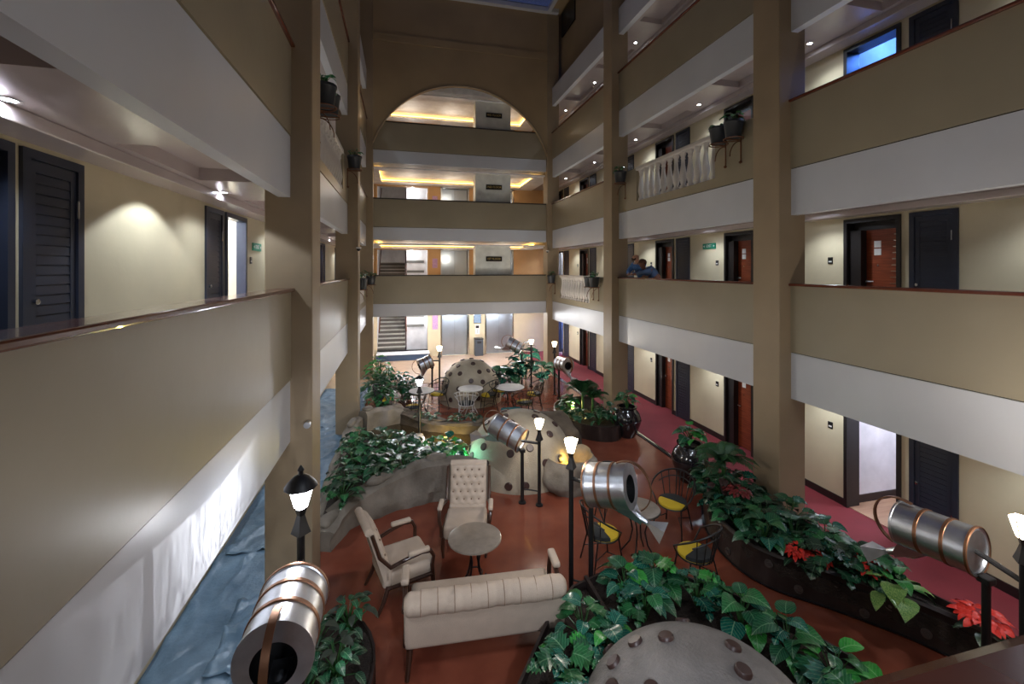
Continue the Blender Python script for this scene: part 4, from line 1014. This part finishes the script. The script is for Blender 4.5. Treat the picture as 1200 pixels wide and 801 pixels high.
for k in range(4):
    a = PI/4+k*PI/2; c, s = math.cos(a), math.sin(a)
    MB().tube([(c*r_, s*r_, z) for r_, z in ((.2, .69), (.1, .6), (.06, .42), (.1, .22), (.2, .06), (.24, .0), (.27, .05), (.25, .09))], .013, 8).build('leg', BLACK, t, True)
MB().tube([(.1*math.cos(a*PI/8), .1*math.sin(a*PI/8), .26) for a in range(16)], .008, 6, closed=True).build('leg_ring', BLACK, t, True)
# ------------------------------------------------------------------ patio sets
def patio_chair(label, loc, rz, frame=BLACK, seat=YEL, group='black iron patio chairs', dk=True):
    """faces +y"""
    t = thing('patio_chair', label, 'chair', loc, rz, group)
    MB().lathe([(.2, .43), (.215, .44), (.215, .47), (.19, .485), (.001, .49)], 20).build('seat_cushion', seat, t, True)
    if dk: 
        b = MB(); n = 10; vs = [(.216*math.cos(PI+PI*k/n), .216*math.sin(PI+PI*k/n)) for k in range(n+1)]
        b.prism(vs, .445, .492); b.build('seat_back_half', DKFAB, t)
    MB().tube([(.22*math.cos(a*PI/10), .22*math.sin(a*PI/10), .43) for a in range(20)], .011, 6, closed=True).build('seat_ring', frame, t, True)
    hoop = [(.34*math.cos(a), .30*math.sin(a)-.02, .70+.17*max(0, -math.sin(a))) for a in [PI*(-.02)-PI*k*.98/16+.04 for k in range(17)]]
    MB().tube(hoop, .013, 8).build('back_hoop', frame, t, True)
    h2 = [(p[0]*.93, p[1]*.93, p[2]-.1) for p in hoop[2:-2]]
    MB().tube(h2, .009, 6).build('back_hoop', frame, t, True)
    for k in (3, 5, 7, 8, 9, 11, 13):
        p = hoop[k]; MB().tube([p, (p[0]*.68, p[1]*.72, .43)], .008, 6).build('back_rod', frame, t)
    for s in (-1, 1):
        MB().tube([hoop[0 if s > 0 else -1], (s*.33, .1, .62), (s*.24, .12, .5), (s*.2, .14, .43), (s*.24, .2, 0)], .011, 6).build('leg', frame, t, True)
        MB().tube([(s*.16, -.16, .43), (s*.22, -.25, 0)], .011, 6).build('leg', frame, t, True)
        MB().tube([(s*.21, .16, .2), (s*.1, .0, .24), (s*.19, -.2, .2)], .007, 6).build('stretcher', frame, t)
    return t
def patio_table(label, x, y, top, frame, h=.72, r=.36):
    t = thing('patio_table', label, 'table', (x, y, 0), 0, 'patio tables')
    MB().lathe([(r-.01, h-.02), (r, h-.015), (r, h-.003), (r-.01, h)], 32).build('table_top', top, t, True)
    MB().tube([(r*math.cos(a*PI/12), r*math.sin(a*PI/12), h-.02) for a in range(24)], .011, 6, closed=True).build('rim', frame, t, True)
    for k in range(4):
        a = PI/4+k*PI/2; c, s = math.cos(a), math.sin(a)
        MB().tube([(c*q, s*q, z) for q, z in ((.24, h-.02), (.12, .5), (.09, .38), (.13, .2), (.27, 0))], .011, 6).build('leg', frame, t, True)
    return t
tx, ty = 3.36, 5.85
patio_table('grey-topped patio table half hidden behind the polished watering can', tx, ty, TABT, BLACK, r=.3)
c0 = patio_chair('black iron chair with yellow seat beside the two black posts', (2.78, 5.82, 0), math.radians(-88))
dup(c0, (4.22, 6.3, 0), math.radians(122), 'black iron chair with yellow seat nearest the long planter and glazed pot')
dup(c0, (3.76, 5.12, 0), math.radians(24), 'black iron chair with yellow seat in front of the tall split-leaf philodendron')
dup(c0, (3.4, 6.75, 0), math.radians(178), 'black iron chair behind the watering can, its back toward the boulder')
wt = patio_table('white round patio table with white wire chair near the pale dome', 1.95, 12.9, PAPER, WIRE)
patio_chair('white wire chair in front of the pale dome', (1.75, 12.35, 0), math.radians(-10), WIRE, DKFAB, 'wire chairs', False)
dup(c0, (2.5, 13.0, 0), math.radians(90), 'black iron chair with yellow seat touching the pale dome')
patio_table('pale round patio table between the pale dome and low palm planter', 3.1, 12.75, PAPER, BLACK, r=.42)
dup(c0, (3.85, 12.8, 0), math.radians(80), 'dark iron chair between the pale table and the low palm planter')
dup(c0, (2.95, 13.45, 0), math.radians(175), 'dark iron chair behind the pale table')
dup(c0, (3.35, 12.05, 0), math.radians(10), 'dark iron chair this side of the pale table')
t = thing('side_table', 'low table under a teal cloth behind the beige dome', 'table', (2.95, 11.8, 0))
MB().box(-.26, .26, -.26, .26, .3, .33).build('cloth_top', TEAL, t, bevel=.01); MB().strip([(.27, -.27), (.27, .27), (-.27, .27), (-.27, -.27), (.27, -.27)], .006, .14, .33).build('cloth_skirt', TEAL, t)
for sx in (-.22, .22):
    for sy in (-.22, .22): MB().box(sx-.015, sx+.015, sy-.015, sy+.015, 0, .3).build('leg', BLACK, t)
patio_table('pale patio table between the cool lamp and the stairs', .55, 13.0, PAPER, BLACK)
dup(c0, (-.5, 13.3, 0), math.radians(-100), 'iron chair with yellow seat by the slim pillar and rock ledge')
dup(c0, (1.05, 13.5, 0), math.radians(130), 'iron chair between the cool lamp table and the pale dome')
dup(c0, (.3, 12.35, 0), math.radians(0), 'iron chair right behind the cool lamp on the ridge')
# ------------------------------------------------------------------ protective sheets on the slate floor
def sheet(label, x0, x1, y0, y1, z, seed, rz=0, nx=26, ny=60, amp=.03):
    b = MB(); rr = random.Random(seed)
    for j in range(ny+1):
        for i in range(nx+1):
            u, v = i/nx, j/ny; x = x0+(x1-x0)*u; y = y0+(y1-y0)*v
            if i in (0, nx): x += .05*noise.noise(Vector((seed, y*3, 0)))
            if j in (0, ny): y += .12*noise.noise(Vector((x*4, seed, 3)))
            p = Vector((x*1.8, y*1.1, seed*3.3)); r1 = 1-abs(noise.noise(p*1.3))*2.4; r2 = 1-abs(noise.noise(p*3.7))*2.2
            h = amp*max(0, r1)**4+amp*.45*max(0, r2)**5
            b.v.append((x, y, z+h+.004*rr.random()))
    for j in range(ny):
        for i in range(nx): a = j*(nx+1)+i; b.f.append((a, a+1, a+nx+2, a+nx+1))
    o = b.build('protective_sheet', SHEET, None, True, loc=None); o.rotation_euler = (0, 0, rz)
    m = o.modifiers.new('solid', 'SOLIDIFY'); m.thickness = .003
    tag(o, label, 'sheet', 'blue protective sheets')
sheet('blue crumpled sheet covering the slate floor nearest the parapet', -2.58, -1.66, 3.2, 7.4, .02, 1)
sheet('narrow blue sheet strip under the parapet beside the capped lamp', -1.72, -1.06, 3.0, 5.88, .035, 6, 0, 14, 50)
sheet('blue torn sheet overlapping beside the broad pillar foot', -2.5, -1.2, 7.25, 9.4, .035, 2, 0, 26, 40, .06)
sheet('pale blue sheet running behind the slim pillar', -2.55, -1.35, 9.3, 12.6, .025, 3)
sheet('blue sheet at the far end of the sheeting side', -2.55, -1.1, 12.5, 16.5, .02, 4)
sheet('small loose blue scrap with curled edges on the crumpled sheet', -1.95, -1.25, 5.1, 6.1, .06, 5, 0, 14, 20, .09)
# ------------------------------------------------------------------ wall signs, cameras
def exit_sign(label, loc, side):
    t = thing('exit_sign', label, 'sign', loc)
    MB().box(*sorted((-.02*side, -.002*side)), -.24, .24, -.07, .07).build('plate', GREEN, t)
    text('EXIT', .1, PAPER, t, (-.022*side, 0, 0), (PI/2, 0, -PI/2*side))
    for s in (-1, 1):
        MB().add([(-.024*side, s*.16, .03), (-.024*side, s*.16, -.03), (-.024*side, s*.215, 0)], [(0, 1, 2)]).build('arrow', PAPER, t)
exit_sign('green exit sign on the cream wall between two wooden doors, first floor', (WR, 9.75, 4.78), 1)
exit_sign('green exit sign past the ajar bright door, first floor sheeting side', (WL, 9.05, 4.6), -1)
def cctv(label, loc):
    t = thing('security_camera', label, 'camera', loc, 0, 'security cameras on the pillars')
    MB().lathe([(.06, 0), (.065, -.03), (.05, -.04)], 14).build('mount', PAPER, t, True); MB().lathe([(.05, -.04), (.045, -.07), (.02, -.095), (.001, -.1)], 14).build('dome_glass', PLATE, t, True)
cctv('small dome camera on the corner pillar, lift side', (5.92, 17.7, 4.98)); cctv('small dome camera at the slim pillar above the sheeting', (-1.06, 11.8, 4.75))
t = thing('wall_hook', 'small grey bracket light low on the broad pillar by the sheeting', 'bracket', (-1.12, 5.93, 2.3)); MB().lathe([(.03, 0), (.03, .06), (.04, .07), (.04, .1)], 12, axis=(0, -1, 0)).build('body', STEEL, t, True)
# ------------------------------------------------------------------ people
def person(label, loc, rz, lean, shirt, skin, hair, cross, drop=.08):
    t = thing('person', label, 'person', loc, rz)
    J = []; E_ = []; Rr = []
    def j(p, r, par=None):
        J.append(Vector(p)); Rr.append(r)
        if par is not None: E_.append((par, len(J)-1))
        return len(J)-1
    hip = Vector((0, 0, .92)); ch = Vector((0, lean*.5, 1.3-drop*.6)); nk = Vector((0, lean*.78, 1.46-drop))
    def skin_obj(name, m, sub=2):
        me = bpy.data.meshes.new(name); me.from_pydata([tuple(p) for p in J], E_, []); o = bpy.data.objects.new(name, me); COL.objects.link(o); o.parent = t
        me.materials.append(m); md = o.modifiers.new('skin', 'SKIN'); md.use_smooth_shade = True
        for i, v in enumerate(me.skin_vertices[0].data): v.radius = (Rr[i], Rr[i]) if not isinstance(Rr[i], tuple) else Rr[i]; v.use_root = (i == 0)
        s = o.modifiers.new('sub', 'SUBSURF'); s.levels = sub; s.render_levels = sub; return o
    # body: pelvis root, torso, neck, head, legs and arms in one continuous surface
    p = j(hip, .14); c = j(ch, .165, p); sh = j(Vector((0, lean*.68, 1.4-drop*.9)), .12, c); n_ = j(nk, .06, sh); hd = j(nk+Vector((0, .05, .08)), .068, n_); h1 = j(nk+Vector((0, .075, .15)), .098, hd); j(nk+Vector((0, .08, .225)), .07, h1)
    hands = []
    for s in (-1, 1):
        a = j((s*.19, lean*.68, 1.39-drop*.9), .075, sh); e = j((s*(.26 if not cross else .24), lean*.7+.14, 1.12), .05, a); w_ = j((s*.07, lean*.7+.3, 1.06), .034, e); hnd = j((s*.02, lean*.7+.33, 1.05), .04, w_); hands.append(J[hnd])
        k0 = j((s*.1, -.02, .82), .1, p); kn = j((s*.11, .05, .48), .068, k0); an = j((s*.11, -.02, .09), .045, kn); j((s*.12, .14, .04), .04, an)
    skin_obj('body', skin)
    # clothing grown over the same joints
    J2, E2, R2 = J[:], E_[:], Rr[:]
    def sub(keep, grow, name, m):
        nonlocal J, E_, Rr
        ids = [i for i in keep]; mp = {a: i for i, a in enumerate(ids)}
        J = [J2[i] for i in ids]; Rr = [R2[i]+grow for i in ids]; E_ = [(mp[a], mp[b]) for a, b in E2 if a in mp and b in mp]
        skin_obj(name, m)
    sub([0, 1, 2, 7, 8, 9, 15, 16, 17], .016, 'shirt', shirt)
    sub([0, 11, 12, 13, 19, 20, 21], .016, 'trousers', TROU)
    J = []; E_ = []; Rr = []
    head = nk+Vector((0, .08, .165))
    for s in (-1, 1):
        MB().lathe([(.001, .0), (.011, .004), (.001, .01)], 8, head+Vector((s*.033, .088, .01)), (0, 1, 0)).build('eye', PLATE, t)
        MB().lathe([(.001, -.012), (.024, 0), (.001, .012)], 8, head+Vector((s*.098, 0, 0)), (1, 0, 0)).build('ear', skin, t)
        for f in range(5):
            q = hands[0 if s < 0 else 1]+Vector((0, 0, 0)); ang = (f-2)*.28
            ln = (.05, .075, .08, .075, .06)[f]
            b0 = q+Vector((math.sin(ang)*.03-s*.01, .02, 0)); MB().tube([b0, b0+Vector((math.sin(ang)*.02, ln*.6, .0)), b0+Vector((math.sin(ang)*.025, ln, -.02))], [.01, .009, .007], 6).build('finger', skin, t, True)
    MB().tube([head+Vector((0, .085, .02)), head+Vector((0, .115, -.02)), head+Vector((0, .09, -.03))], [.008, .015, .008], 6).build('nose', skin, t, True)
    MB().tube([head+Vector((-.025, .088, -.055)), head+Vector((0, .096, -.055)), head+Vector((.025, .088, -.055))], .006, 6).build('mouth', SKIN2, t, True)
    if hair:
        b = MB().lathe([(.1, -.01), (.112, .03), (.1, .08), (.06, .115), (.001, .125)], 16, head+Vector((0, -.02, 0)), (0, -.3, 1), cap=False); b.build('hair', hair, t, True)
    else:
        MB().tube([head+Vector((.07, .06, -.05)), head+Vector((.04, .09, -.085)), head+Vector((-.04, .09, -.085)), head+Vector((-.07, .06, -.05))], [.02, .026, .026, .02], 8).build('beard', mat('beard', (60, 46, 40), .9), t, True)
    return t
person('bald bearded person in a striped blue shirt leaning on the first-floor handrail', (6.74, 11.46, 3.0), math.radians(105), .3, SHIRT, SKIN, None, False)
person('person in a dark blue top bending over the first-floor handrail beside the bald one', (6.86, 10.9, 3.0), math.radians(80), .5, SHIRT2, SKIN2, HAIR, True, .27)
